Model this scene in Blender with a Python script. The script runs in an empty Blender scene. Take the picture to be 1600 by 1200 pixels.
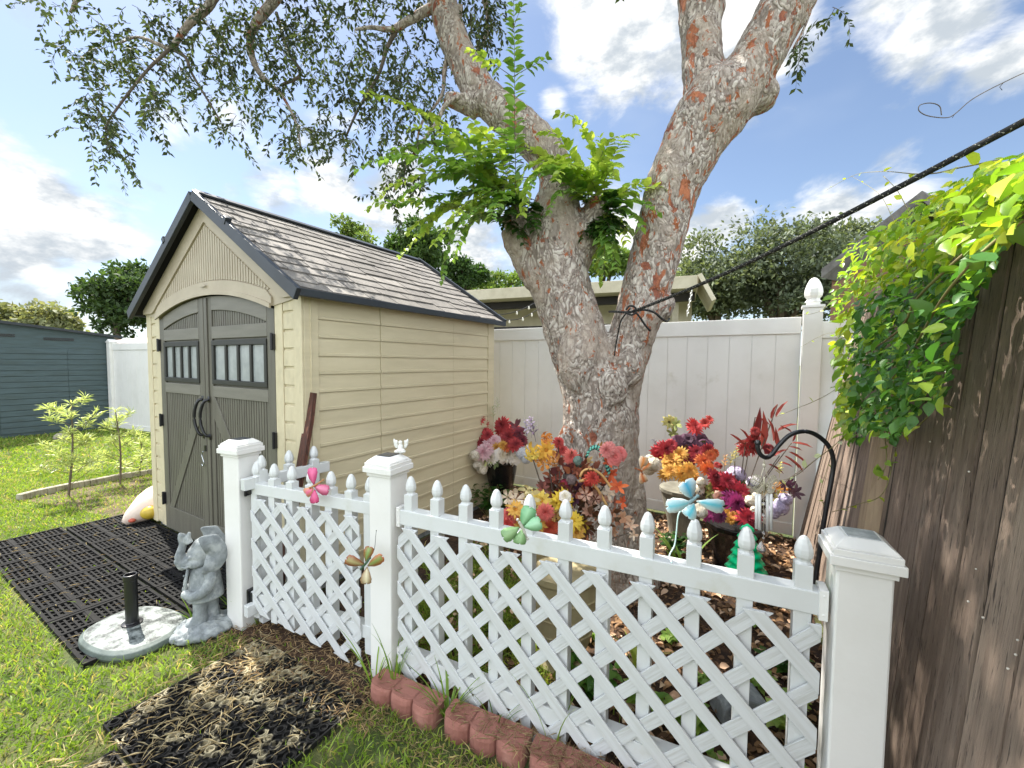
import bpy, math, random
import numpy as np
from mathutils import Vector, Matrix
random.seed(7); rng = np.random.default_rng(11)
sc = bpy.context.scene
R = math.radians
# ------------------------------------------------------------------ camera
CAM_F, CAM_P, CAM_R, CAM_H = 651.1, .0522, .0083, 1.5      # focal in px of a 1600 px wide frame, pitch, roll, eye height
cam_d = bpy.data.cameras.new('camera'); cam = bpy.data.objects.new('camera', cam_d)
sc.collection.objects.link(cam); sc.camera = cam
cam_d.sensor_width = 36; cam_d.lens = 36*CAM_F/1600; cam_d.clip_start = .02; cam_d.clip_end = 2000
cam.matrix_world = Matrix.Translation((0, 0, CAM_H)) @ Matrix.Rotation(R(90)-CAM_P, 4, 'X') @ Matrix.Rotation(CAM_R, 4, 'Z')
# ------------------------------------------------------------------ view, sun, sky
sc.view_settings.view_transform = 'Standard'; sc.view_settings.look = 'None'
sc.view_settings.gamma = 1; sc.view_settings.exposure = 1.68
SUN_EL, SUN_DIR2 = R(56), Vector((-.74, .67)).normalized()     # sun ahead and to the left of the camera
SUN_AZ = math.atan2(SUN_DIR2.x, SUN_DIR2.y)                     # clockwise from +Y
sun_d = bpy.data.lights.new('sun', 'SUN'); sun = bpy.data.objects.new('sun', sun_d); sc.collection.objects.link(sun)
sun_d.energy = 3.7; sun_d.angle = R(.55); sun_d.color = (1, .95, .86)
sdir = Vector((SUN_DIR2.x*math.cos(SUN_EL), SUN_DIR2.y*math.cos(SUN_EL), math.sin(SUN_EL)))
sun.rotation_euler = (-sdir).to_track_quat('-Z', 'Y').to_euler(); sun.location = (0, 0, 20)

def ray(u, v):
    xr = (u-800)/CAM_F; yr = (v-600)/CAM_F
    x = xr*math.cos(CAM_R)+yr*math.sin(CAM_R); y = -xr*math.sin(CAM_R)+yr*math.cos(CAM_R)
    return Vector((x, math.cos(CAM_P)-y*math.sin(CAM_P), -math.sin(CAM_P)-y*math.cos(CAM_P)))
def G(u, v, z=0.0):
    d = ray(u, v); t = (z-CAM_H)/d.z; return Vector((d.x*t, d.y*t, z))
def PY(u, v, Y):
    d = ray(u, v); t = Y/d.y; return Vector((d.x*t, Y, CAM_H+d.z*t))
def hsv(h):
    h = h.lstrip('#'); c = [int(h[i:i+2], 16)/255 for i in (0, 2, 4)]
    return tuple(x/12.92 if x <= .04045 else ((x+.055)/1.055)**2.4 for x in c)

w = bpy.data.worlds.new('World'); sc.world = w; w.use_nodes = True
nt = w.node_tree; nt.nodes.clear()
def N(t, **k):
    n = nt.nodes.new(t)
    for a, b in k.items(): setattr(n, a, b)
    return n
def L(a, b): nt.links.new(a, b)
out = N('ShaderNodeOutputWorld'); bg = N('ShaderNodeBackground'); L(bg.outputs[0], out.inputs[0])
sky = N('ShaderNodeTexSky', sky_type='NISHITA', sun_disc=False, sun_elevation=SUN_EL, sun_rotation=SUN_AZ)
sky.air_density = 1.0; sky.dust_density = .6; sky.ozone_density = 2.2
SKY_S = .085; bg.inputs[1].default_value = SKY_S
tc = N('ShaderNodeTexCoord'); nrm = N('ShaderNodeVectorMath', operation='NORMALIZE'); L(tc.outputs['Generated'], nrm.inputs[0])
D = nrm.outputs[0]
def math_(op, a, b=None, clamp=False):
    n = N('ShaderNodeMath', operation=op, use_clamp=clamp)
    for i, x in enumerate((a, b)):
        if x is None: continue
        if isinstance(x, (int, float)): n.inputs[i].default_value = x
        else: L(x, n.inputs[i])
    return n.outputs[0]
def mrange(x, a, b, c=0, d=1, smooth=True):
    n = N('ShaderNodeMapRange'); n.interpolation_type = 'SMOOTHSTEP' if smooth else 'LINEAR'
    L(x, n.inputs[0])
    for i, q in enumerate((a, b, c, d)): n.inputs[i+1].default_value = q
    return n.outputs[0]
CLOUDS = [(1010, 50, 150, 1.0), (930, 10, 110, 1.0), (905, 100, 60, .7), (1150, 60, 130, 1.0), (1020, 130, 60, .7), (865, 155, 34, .75),
          (1490, 40, 110, .95), (1390, 0, 80, .7), (1580, 90, 90, .9), (40, 350, 110, 1.0), (130, 375, 90, .85), (50, 425, 110, .7), (20, 20, 90, .5),
          (430, 290, 70, .8), (520, 290, 90, 1.0), (610, 300, 90, .95), (350, 300, 60, .55), (280, 210, 55, .5), (370, 190, 55, .45),
          (1130, 350, 70, .9), (1090, 390, 80, 1.0), (1300, 330, 70, .75), (1400, 300, 80, .7), (1210, 370, 70, .6), (740, 400, 110, .9), (960, 360, 90, .9),
          (1310, 400, 120, .6), (200, 300, 60, .35), (1010, 165, 30, .4), (0, 240, 120, .3)]
acc = None
for (u, v, r_, wt) in CLOUDS:
    d = ray(u, v).normalized()
    dist = N('ShaderNodeVectorMath', operation='DISTANCE'); L(D, dist.inputs[0]); dist.inputs[1].default_value = d
    ca = math.cos(math.atan(math.hypot(u-800, v-600)/CAM_F))
    k = mrange(dist.outputs['Value'], r_*1.35/CAM_F*ca, 0, 0, wt)
    acc = k if acc is None else math_('MAXIMUM', acc, k)
# broken cloud added out of the frame, to raise the fill light
mp = N('ShaderNodeMapping'); mp.inputs['Scale'].default_value = (1, 1, 1.9); L(D, mp.inputs[0])
n1 = N('ShaderNodeTexNoise'); n1.inputs['Scale'].default_value = 5.5; n1.inputs['Detail'].default_value = 9; n1.inputs['Roughness'].default_value = .58; n1.inputs['Distortion'].default_value = .35; L(mp.outputs[0], n1.inputs[0])
n2 = N('ShaderNodeTexNoise'); n2.inputs['Scale'].default_value = 9; n2.inputs['Detail'].default_value = 6; n2.inputs['Roughness'].default_value = .6; L(mp.outputs[0], n2.inputs[0])
n3 = N('ShaderNodeTexNoise'); n3.inputs['Scale'].default_value = 2.1; n3.inputs['Detail'].default_value = 4; L(mp.outputs[0], n3.inputs[0])
sep = N('ShaderNodeSeparateXYZ'); L(D, sep.inputs[0])
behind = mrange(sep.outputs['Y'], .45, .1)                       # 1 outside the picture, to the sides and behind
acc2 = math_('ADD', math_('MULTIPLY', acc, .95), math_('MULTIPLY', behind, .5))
dens = mrange(math_('ADD', acc2, math_('MULTIPLY', math_('SUBTRACT', n1.outputs[0], .5), 2.2)), .24, .80)
wisp = mrange(n3.outputs[0], .42, .75, 0, .42)
hz = mrange(sep.outputs['Z'], .30, .0, 0, .55)
veil = math_('MAXIMUM', wisp, hz)
c_sky = N('ShaderNodeMix', data_type='RGBA'); L(veil, c_sky.inputs[0])
hs = N('ShaderNodeHueSaturation'); hs.inputs['Saturation'].default_value = .92; hs.inputs['Value'].default_value = .70; L(sky.outputs[0], hs.inputs['Color'])
L(hs.outputs[0], c_sky.inputs[6]); c_sky.inputs[7].default_value = (3.1, 3.5, 3.95, 1)
shade = mrange(n2.outputs[0], .38, .62)
c_cl = N('ShaderNodeMix', data_type='RGBA'); L(shade, c_cl.inputs[0]); c_cl.inputs[6].default_value = (2.3, 2.55, 2.8, 1); c_cl.inputs[7].default_value = (4.7, 4.7, 4.6, 1)
bri = N('ShaderNodeVectorMath', operation='SCALE'); L(c_cl.outputs[2], bri.inputs[0]); L(mrange(sep.outputs['Y'], .35, -.3, 1, 4.6), bri.inputs['Scale'])   # unseen cloud behind the camera brightened as added fill light
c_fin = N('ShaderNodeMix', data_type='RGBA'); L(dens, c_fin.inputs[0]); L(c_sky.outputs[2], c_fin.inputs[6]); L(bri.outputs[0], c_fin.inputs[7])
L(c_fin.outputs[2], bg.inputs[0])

# ------------------------------------------------------------------ materials
def mat(name, c1, c2=None, scale=8, rough=.6, bump=0, bscale=40, metal=0, spec=.5, stretch=(1, 1, 1), lo=.35, hi=.65, attr=False, detail=5, transl=0, alpha=None, c3=None, s3=3, lo3=.55, hi3=.7, rot=None, objrand=0, c4=None, s4=30):
    m = bpy.data.materials.new(name); m.use_nodes = True; t = m.node_tree; t.nodes.clear()
    o = t.nodes.new('ShaderNodeOutputMaterial'); p = t.nodes.new('ShaderNodeBsdfPrincipled'); t.links.new(p.outputs[0], o.inputs[0])
    p.inputs['Roughness'].default_value = rough; p.inputs['Metallic'].default_value = metal; p.inputs['Specular IOR Level'].default_value = spec
    c1 = hsv(c1) if isinstance(c1, str) else c1
    tcn = t.nodes.new('ShaderNodeTexCoord'); mpn = t.nodes.new('ShaderNodeMapping'); mpn.inputs['Scale'].default_value = stretch
    if rot: rt_ = t.nodes.new('ShaderNodeMapping'); rt_.inputs['Rotation'].default_value = rot; t.links.new(tcn.outputs['Object'], rt_.inputs[0]); t.links.new(rt_.outputs[0], mpn.inputs[0])
    else: t.links.new(tcn.outputs['Object'], mpn.inputs[0])
    col = None
    def noise(s, d=detail, r=.6):
        n = t.nodes.new('ShaderNodeTexNoise'); n.inputs['Scale'].default_value = s; n.inputs['Detail'].default_value = d; n.inputs['Roughness'].default_value = r; t.links.new(mpn.outputs[0], n.inputs[0]); return n.outputs[0]
    def mr(x, a, b):
        n = t.nodes.new('ShaderNodeMapRange'); t.links.new(x, n.inputs[0]); n.inputs[1].default_value = a; n.inputs[2].default_value = b; return n.outputs[0]
    if attr:
        a = t.nodes.new('ShaderNodeAttribute'); a.attribute_name = 'Col'; col = a.outputs['Color']
    if c2 is not None:
        c2 = hsv(c2) if isinstance(c2, str) else c2
        mx = t.nodes.new('ShaderNodeMix'); mx.data_type = 'RGBA'
        if attr:
            mx.blend_type = 'MULTIPLY'; t.links.new(col, mx.inputs[6]); mx.inputs[7].default_value = (*c2, 1)
        else: mx.inputs[6].default_value = (*c1, 1); mx.inputs[7].default_value = (*c2, 1)
        t.links.new(mr(noise(scale), lo, hi), mx.inputs[0]); col = mx.outputs[2]
    if c3 is not None:
        c3 = hsv(c3) if isinstance(c3, str) else c3
        mx = t.nodes.new('ShaderNodeMix'); mx.data_type = 'RGBA'; t.links.new(col, mx.inputs[6]); mx.inputs[7].default_value = (*c3, 1)
        t.links.new(mr(noise(s3), lo3, hi3), mx.inputs[0]); col = mx.outputs[2]
    if c4 is not None:
        mx = t.nodes.new('ShaderNodeMix'); mx.data_type = 'RGBA'; t.links.new(col, mx.inputs[6]); mx.inputs[7].default_value = (*c4, 1)
        t.links.new(mr(noise(s4, 3, .7), .58, .66), mx.inputs[0]); col = mx.outputs[2]
    if objrand:
        oi = t.nodes.new('ShaderNodeObjectInfo'); r_ = t.nodes.new('ShaderNodeMapRange'); t.links.new(oi.outputs['Random'], r_.inputs[0]); r_.inputs[3].default_value = 1-objrand; r_.inputs[4].default_value = 1+objrand
        sc_ = t.nodes.new('ShaderNodeVectorMath'); sc_.operation = 'SCALE'; t.links.new(col, sc_.inputs[0]); t.links.new(r_.outputs[0], sc_.inputs['Scale']); col = sc_.outputs[0]
    if col is not None: t.links.new(col, p.inputs['Base Color'])
    else: p.inputs['Base Color'].default_value = (*c1, 1)
    if bump:
        b = t.nodes.new('ShaderNodeBump'); b.inputs['Strength'].default_value = min(1, bump*20 if bump < .05 else 1); b.inputs['Distance'].default_value = bump if bump < .05 else .05
        b.inputs['Strength'].default_value = .8
        t.links.new(noise(bscale), b.inputs['Height']); t.links.new(b.outputs[0], p.inputs['Normal'])
    if transl:
        tr = t.nodes.new('ShaderNodeBsdfTranslucent'); ms = t.nodes.new('ShaderNodeMixShader'); ms.inputs[0].default_value = transl
        if col is not None:
            br = t.nodes.new('ShaderNodeMix'); br.data_type = 'RGBA'; br.blend_type = 'MULTIPLY'; br.inputs[0].default_value = 1
            t.links.new(col, br.inputs[6]); br.inputs[7].default_value = (1.5, 1.45, .7, 1) if transl > .25 else (1.1, 1, .9, 1); br.clamp_result = True
            t.links.new(br.outputs[2], tr.inputs[0])
        else: tr.inputs[0].default_value = (*c1, 1)
        t.links.new(p.outputs[0], ms.inputs[1]); t.links.new(tr.outputs[0], ms.inputs[2]); t.links.new(ms.outputs[0], o.inputs[0])
    if alpha is not None: p.inputs['Alpha'].default_value = alpha
    return m
M = {}
M['vinyl'] = mat('white_vinyl', (.77, .765, .745), (.70, .69, .66), 3, .32, .0006, 60, lo=.45, hi=.8, c3=(.55, .54, .47), s3=4, lo3=.62, hi3=.85)
M['pvc'] = mat('picket_vinyl', (.62, .64, .64), (.55, .56, .54), 5, .36, .0005, 90, lo=.5, hi=.85, c3=(.52, .52, .46), s3=7, lo3=.62, hi3=.85)
M['lattice_a'] = mat('lattice_vinyl', (.64, .66, .67), (.56, .57, .56), 6, .45, .0016, 26, lo=.4, hi=.75)
M['lattice_b'] = mat('lattice_vinyl_grained', (.59, .61, .62), (.49, .50, .49), 14, .45, .002, 22, lo=.45, hi=.65, rot=(0, R(-45), 0), stretch=(7, 4, .4), detail=3)
M['lattice_c'] = mat('lattice_vinyl_front', (.60, .62, .63), (.52, .53, .52), 14, .42, .001, 22, lo=.4, hi=.75, rot=(0, R(45), 0), stretch=(5, 4, .4), detail=3)
M['cream'] = mat('cream_resin', '#d0c5a6', '#c0b595', 4, .5, .0012, 130, stretch=(6, .5, 3), lo=.3, hi=.8, c3='#b0a68a', s3=1.3, lo3=.55, hi3=.8)
M['taupe'] = mat('taupe_resin', '#b5aa94', '#a89c86', 4, .5, .0010, 130)
M['door'] = mat('grey_resin', '#68655a', '#5b584e', 5, .5, .0012, 130, stretch=(5, 5, .6))
M['door_rail'] = mat('grey_resin_light', '#78756b', '#6d6a60', 5, .5, .0012, 130, stretch=(.6, 3, 5))
M['black_frame'] = mat('window_frame_plastic', '#23241f', rough=.45)
M['frost'] = mat('frosted_pane', '#9ea4a4', '#8d9393', 10, .25)
M['slate'] = mat('roof_edge_trim', '#2d333a', '#252a2f', 6, .45)
M['blackmetal'] = mat('black_metal', '#16161a', rough=.35, spec=.6)
M['shingle'] = mat('shingle', (1, 1, 1), (.66, .66, .68), 9, .92, .004, 160, attr=True)
M['bark'] = None
M['wood'] = None
M['soil'] = mat('mulch_soil', '#2f2118', '#4a3524', 14, .95, .02, 30, lo=.4, hi=.6, c3='#171009', s3=30)
M['rubber'] = mat('black_rubber', '#0f0f10', '#1b1a19', 20, .85, .0015, 120, spec=.25)
M['brickmat'] = mat('red_concrete', '#9c6a5e', '#835348', 9, .85, .003, 160, c3='#b88a7c', s3=4, lo3=.55, hi3=.75)
M['stone'] = mat('grey_cast_stone', '#8d9395', '#72787b', 26, .88, .005, 90, c3='#a3a8a8', s3=11, lo3=.5, hi3=.65)
M['dark_shed'] = mat('dark_resin', '#43555a', '#394849', 3, .55, .001, 90, stretch=(1, 1, 6))
M['leaf'] = mat('leaf', (.1, .2, .05), (.55, .55, .55), 1.6, .68, attr=True, transl=.32, lo=.4, hi=.7)
M['leaf_gloss'] = mat('glossy_leaf', (.1, .2, .05), (.7, .7, .7), 1.6, .35, attr=True, transl=.42, lo=.4, hi=.7)
M['grass'] = mat('grass_blade', (.1, .2, .05), (.62, .7, .5), 2.2, .5, attr=True, transl=.4, lo=.4, hi=.65)
M['petal'] = mat('petal_cloth', (.5, .5, .5), rough=.8, attr=True, transl=.2)
M['paint'] = mat('painted_metal', (.5, .5, .5), rough=.35, attr=True)
M['twig'] = mat('twig', '#6c6155', '#4d443b', 12, .85, .002, 60)

def bark_mat():
    m = bpy.data.materials.new('crape_myrtle_bark'); m.use_nodes = True; t = m.node_tree; t.nodes.clear()
    o = t.nodes.new('ShaderNodeOutputMaterial'); p = t.nodes.new('ShaderNodeBsdfPrincipled'); t.links.new(p.outputs[0], o.inputs[0]); p.inputs['Roughness'].default_value = .8
    p.inputs['Specular IOR Level'].default_value = .25
    tcn = t.nodes.new('ShaderNodeTexCoord'); mp_ = t.nodes.new('ShaderNodeMapping'); mp_.inputs['Scale'].default_value = (1, 1, .55); t.links.new(tcn.outputs['Object'], mp_.inputs[0])
    def noise(s, d=6, r=.6, off=0, dist=0):
        mm = t.nodes.new('ShaderNodeMapping'); mm.inputs['Location'].default_value = (off, off*1.7, off*.3); t.links.new(mp_.outputs[0], mm.inputs[0])
        n = t.nodes.new('ShaderNodeTexNoise'); n.inputs['Scale'].default_value = s; n.inputs['Detail'].default_value = d; n.inputs['Roughness'].default_value = r; n.inputs['Distortion'].default_value = dist; t.links.new(mm.outputs[0], n.inputs[0]); return n.outputs[0]
    def mr(x, a, b):
        n = t.nodes.new('ShaderNodeMapRange'); t.links.new(x, n.inputs[0]); n.inputs[1].default_value = a; n.inputs[2].default_value = b; return n.outputs[0]
    def mix(f, a, b):
        n = t.nodes.new('ShaderNodeMix'); n.data_type = 'RGBA'; t.links.new(f, n.inputs[0])
        for i, c in ((6, a), (7, b)):
            if isinstance(c, str): n.inputs[i].default_value = (*hsv(c), 1)
            else: t.links.new(c, n.inputs[i])
        return n.outputs[2]
    def mth(op, a, b):
        n = t.nodes.new('ShaderNodeMath'); n.operation = op; n.use_clamp = True
        for i, x in enumerate((a, b)):
            if isinstance(x, (int, float)): n.inputs[i].default_value = x
            else: t.links.new(x, n.inputs[i])
        return n.outputs[0]
    vo = t.nodes.new('ShaderNodeTexVoronoi'); vo.inputs['Scale'].default_value = 30; vo.feature = 'F1'
    warp = t.nodes.new('ShaderNodeMix'); warp.data_type = 'RGBA'; warp.inputs[0].default_value = .16
    nn = t.nodes.new('ShaderNodeTexNoise'); nn.inputs['Scale'].default_value = 9; t.links.new(mp_.outputs[0], nn.inputs[0]); t.links.new(mp_.outputs[0], warp.inputs[6]); t.links.new(nn.outputs['Color'], warp.inputs[7]); t.links.new(warp.outputs[2], vo.inputs[0])
    base = mix(mr(noise(34, 7, .7), .36, .62), '#cbbfb3', '#968a81')
    base = mix(mr(noise(60, 4, .6, 3), .54, .62), base, '#5e534c')
    vo2 = t.nodes.new('ShaderNodeTexVoronoi'); vo2.inputs['Scale'].default_value = 58; t.links.new(warp.outputs[2], vo2.inputs[0])
    sx = t.nodes.new('ShaderNodeSeparateColor'); t.links.new(vo2.outputs['Color'], sx.inputs[0])
    base = mix(mr(sx.outputs[0], .55, .75), base, '#c9c0b6'); base = mix(mr(sx.outputs[1], .76, .95), base, '#8f837b')
    base = mix(mr(vo2.outputs['Distance'], .48, .75), base, '#85796f')
    base = mix(mr(noise(5, 3, .5, 9), .5, .62), base, mix(mr(noise(40, 4), .4, .6), '#b8aa9c', '#9a8c80'))
    sepx = t.nodes.new('ShaderNodeSeparateXYZ'); t.links.new(tcn.outputs['Object'], sepx.inputs[0])
    up = mr(sepx.outputs['Z'], 1.2, 2.2); rt = mr(sepx.outputs['X'], -.25, .35)
    more = mth('MULTIPLY', mth('MULTIPLY', up, rt), .03)
    patch = mr(mth('ADD', noise(9.5, 6, .66, 5, .5), more), .600, .620)
    orange = mix(mr(noise(16, 5, .6, 7), .42, .6), '#b57352', '#8a5443')
    base = mix(patch, base, orange)
    patch2 = mr(mth('ADD', noise(21, 5, .65, 2, .4), more), .615, .635)
    base = mix(patch2, base, '#9c5f40')
    t.links.new(base, p.inputs['Base Color'])
    h1 = mth('MULTIPLY', noise(30, 6, .7, 1), .8); h = mth('SUBTRACT', h1, mth('MULTIPLY', patch, .12)); h = mth('ADD', h, mth('MULTIPLY', sx.outputs[0], .20)); h = mth('SUBTRACT', h, mth('MULTIPLY', vo2.outputs['Distance'], .45))
    b = t.nodes.new('ShaderNodeBump'); b.inputs['Strength'].default_value = 1; b.inputs['Distance'].default_value = .022; t.links.new(h, b.inputs['Height']); t.links.new(b.outputs[0], p.inputs['Normal'])
    return m
M['bark'] = bark_mat()

# ------------------------------------------------------------------ mesh helpers
class MB:
    def __init__(s): s.v = []; s.f = []; s.c = []; s.col = None
    def add(s, vs, fs, col=None):
        n = len(s.v); s.v += [tuple(x) for x in vs]; s.f += [tuple(i+n for i in f) for f in fs]
        c = col or s.col or (1, 1, 1); s.c += [c]*len(vs); return s
    def box(s, x0, x1, y0, y1, z0, z1, col=None):
        return s.add([(x0,y0,z0),(x1,y0,z0),(x1,y1,z0),(x0,y1,z0),(x0,y0,z1),(x1,y0,z1),(x1,y1,z1),(x0,y1,z1)], [(0,3,2,1),(4,5,6,7),(0,1,5,4),(1,2,6,5),(2,3,7,6),(3,0,4,7)], col)
    def obox(s, c, ax, hs, col=None):
        c = Vector(c); X, Y, Z = [Vector(a).normalized()*h for a, h in zip(ax, hs)]
        vs = [c+X*i+Y*j+Z*k for k in (-1, 1) for (i, j) in ((-1,-1),(1,-1),(1,1),(-1,1))]
        return s.add(vs, [(0,3,2,1),(4,5,6,7),(0,1,5,4),(1,2,6,5),(2,3,7,6),(3,0,4,7)], col)
    def bar(s, a, b, wd, th, up=(0, 0, 1), col=None):
        a, b = Vector(a), Vector(b); d = (b-a); Z = Vector(up); sd = d.cross(Z)
        if sd.length < 1e-6: sd = Vector((1, 0, 0))
        sd.normalize(); up2 = sd.cross(d).normalized()
        return s.obox((a+b)/2, (d, sd, up2), (d.length/2, wd/2, th/2), col)
    def prism(s, poly, f, a, b, col=None):      # poly 2-D (p,q); f(p,q,t)->xyz, extruded from t=a to t=b
        n = len(poly); vs = [f(p, q, a) for p, q in poly]+[f(p, q, b) for p, q in poly]
        return s.add(vs, [tuple(range(n))[::-1], tuple(range(n, 2*n))]+[(i, (i+1) % n, n+(i+1) % n, n+i) for i in range(n)], col)
    def tube(s, pts, rad, n=8, cap=True, col=None, wob=0):
        pts = [Vector(p) for p in pts]; m = len(pts)
        if isinstance(rad, (int, float)): rad = [rad]*m
        vs = []; fs = []; up = None
        for i, p in enumerate(pts):
            t = (pts[min(i+1, m-1)]-pts[max(i-1, 0)]); t = t.normalized() if t.length > 1e-9 else Vector((0, 0, 1))
            if up is None:
                up = Vector((0, 0, 1)) if abs(t.z) < .9 else Vector((1, 0, 0))
            x = up.cross(t); x = x.normalized() if x.length > 1e-6 else Vector((1, 0, 0)); y = t.cross(x).normalized(); up = y.cross(t)*-1 if False else up
            for k in range(n):
                a = 2*math.pi*k/n; r = rad[i]*(1+(random.uniform(-wob, wob) if wob else 0)); vs.append(p+x*math.cos(a)*r+y*math.sin(a)*r)
        for i in range(m-1):
            for k in range(n): fs.append((i*n+k, i*n+(k+1) % n, (i+1)*n+(k+1) % n, (i+1)*n+k))
        if cap: fs += [tuple(range(n))[::-1], tuple(range((m-1)*n, m*n))]
        return s.add(vs, fs, col)
    def lathe(s, prof, c=(0, 0, 0), n=20, ax=None, col=None, rip=0, nr=0):
        c = Vector(c); vs = []; fs = []; m = len(prof)
        q = Vector((0, 0, 1)).rotation_difference(Vector(ax)) if ax is not None else None
        for r, z in prof:
            for k in range(n):
                a = 2*math.pi*k/n; rr = r*(1+rip*math.cos(nr*a)); p = Vector((rr*math.cos(a), rr*math.sin(a), z))
                if q: p = q @ p
                vs.append(c+p)
        for i in range(m-1):
            for k in range(n): fs.append((i*n+k, i*n+(k+1) % n, (i+1)*n+(k+1) % n, (i+1)*n+k))
        fs += [tuple(range(n))[::-1], tuple(range((m-1)*n, m*n))]
        return s.add(vs, fs, col)
    def ell(s, c, r, rot=None, n=12, m=8, col=None):
        vs = []; fs = []; c = Vector(c); r = (r, r, r) if isinstance(r, (int, float)) else r
        for i in range(m+1):
            th = math.pi*i/m
            for k in range(n):
                a = 2*math.pi*k/n; p = Vector((math.sin(th)*math.cos(a)*r[0], math.sin(th)*math.sin(a)*r[1], math.cos(th)*r[2]))
                if rot is not None: p = rot @ p
                vs.append(c+p)
        for i in range(m):
            for k in range(n): fs.append((i*n+k, (i+1)*n+k, (i+1)*n+(k+1) % n, i*n+(k+1) % n))
        return s.add(vs, fs, col)
    def petal(s, base, d, nrm_, ln, wd, curl=.3, col=None, tipw=.6):
        base = Vector(base); d = Vector(d).normalized(); nz = Vector(nrm_); sd = d.cross(nz); sd = sd.normalized() if sd.length > 1e-6 else Vector((1, 0, 0)); nz = sd.cross(d).normalized()
        def P(t, y): return base+d*ln*t+sd*wd*y+nz*ln*(curl*t*(1-t)*2.2-curl*.6*t*t)
        vs = [P(0, 0), P(.35, .42), P(.35, -.42), P(.75, .5*tipw), P(.75, -.5*tipw), P(1, 0)]
        return s.add(vs, [(0, 2, 1), (1, 2, 4, 3), (3, 4, 5)], col)
    def build(s, name, m, parent=None, smooth=False, world=None, bevel=0, attr=True, kind=None):
        me = bpy.data.meshes.new(name); o = bpy.data.objects.new(name, me); sc.collection.objects.link(o)
        vs = s.v
        if world is not None:
            W = Vector(world); vs = [(a-W.x, b-W.y, c-W.z) for a, b, c in vs]
        me.from_pydata(vs, [], s.f); me.materials.append(M[m] if isinstance(m, str) else m)
        if smooth: me.polygons.foreach_set('use_smooth', [True]*len(me.polygons))
        if any(c != (1, 1, 1) for c in s.c):
            at = me.color_attributes.new('Col', 'FLOAT_COLOR', 'POINT'); at.data.foreach_set('color', [x for c in s.c for x in (*c, 1)])
        if bevel:
            b = o.modifiers.new('Bevel', 'BEVEL'); b.width = bevel; b.segments = 2; b.limit_method = 'ANGLE'; b.angle_limit = R(40)
        if parent is not None: o.parent = parent
        if kind: o['kind'] = kind
        return o
def tag(o, label, cat, group=None, kind=None):
    o['label'] = label; o['category'] = cat
    if group: o['group'] = group
    if kind: o['kind'] = kind
    return o
def thing(name, label, cat, loc=(0, 0, 0), rz=0, group=None):
    o = bpy.data.objects.new(name, None); sc.collection.objects.link(o); o.location = loc; o.rotation_euler = (0, 0, rz); o.empty_display_size = .1
    return tag(o, label, cat, group)
def kids(o, allo): return [c for c in allo if c.parent == o]
def copy_tree(o, allo, parent=None):
    c = o.copy(); sc.collection.objects.link(c)
    if parent is not None: c.parent = parent
    for ch in kids(o, allo): copy_tree(ch, allo, c)
    return c
def npmesh(name, V, F, C, m, parent=None, world=None, kind=None, smooth=False):
    """V (n,3), F (k,3 or 4) ints, C (n,3)"""
    me = bpy.data.meshes.new(name); o = bpy.data.objects.new(name, me); sc.collection.objects.link(o)
    V = np.asarray(V, dtype=np.float32)
    if world is not None: V = V-np.array(world, dtype=np.float32)
    F = np.asarray(F, dtype=np.int32); nf, k = F.shape
    me.vertices.add(len(V)); me.vertices.foreach_set('co', V.ravel()); me.loops.add(nf*k); me.loops.foreach_set('vertex_index', F.ravel())
    me.polygons.add(nf); me.polygons.foreach_set('loop_start', np.arange(0, nf*k, k, dtype=np.int32)); me.update(calc_edges=True); me.validate()
    me.materials.append(M[m] if isinstance(m, str) else m)
    if C is not None:
        at = me.color_attributes.new('Col', 'FLOAT_COLOR', 'POINT'); cc = np.ones((len(V), 4), dtype=np.float32); cc[:, :3] = C; at.data.foreach_set('color', cc.ravel())
    if smooth: me.polygons.foreach_set('use_smooth', np.ones(nf, dtype=bool))
    if parent is not None: o.parent = parent
    if kind: o['kind'] = kind
    return o
# leaf templates: (verts, tris); x along the leaf, y across, z up
T_SMALL = (np.array([[0,0,0],[.45,.24,.05],[1,0,-.06],[.45,-.24,.05],[.5,0,-.02]]), np.array([[0,4,1],[1,4,2],[0,3,4],[4,3,2]]))
T_OVATE = (np.array([[0,0,0],[.12,.20,.05],[.38,.33,.07],[.70,.22,.03],[1,0,-.14],[.70,-.22,.03],[.38,-.33,.07],[.12,-.20,.05],[.3,0,-.01],[.68,0,-.05]]),
           np.array([[0,8,1],[1,8,2],[2,8,9],[2,9,3],[3,9,4],[0,7,8],[7,6,8],[6,9,8],[6,5,9],[5,4,9]]))
T_CLUMP = None
def frames(D_, N_):
    D_ = D_/np.maximum(np.linalg.norm(D_, axis=1, keepdims=True), 1e-9); S = np.cross(N_, D_); S /= np.maximum(np.linalg.norm(S, axis=1, keepdims=True), 1e-9); Nn = np.cross(D_, S); return D_, S, Nn
def leaves(name, tmpl, P, D_, N_, S_, C_, m, parent=None, world=None, kind=None):
    P = np.asarray(P, float); D_ = np.asarray(D_, float); N_ = np.asarray(N_, float); S_ = np.asarray(S_, float); C_ = np.asarray(C_, float)
    tv, tf = tmpl; a, b, c = frames(D_, N_); k = len(tv)
    V = P[:, None, :]+S_[:, None, None]*(tv[None, :, 0, None]*a[:, None, :]+tv[None, :, 1, None]*b[:, None, :]+tv[None, :, 2, None]*c[:, None, :])
    F = (tf[None]+(np.arange(len(P))*k)[:, None, None]).reshape(-1, 3)
    C = np.repeat(C_, k, axis=0)
    return npmesh(name, V.reshape(-1, 3), F, C, m, parent, world, kind)
def rdir(n):
    v = rng.normal(size=(n, 3)); return v/np.linalg.norm(v, axis=1, keepdims=True)
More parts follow.
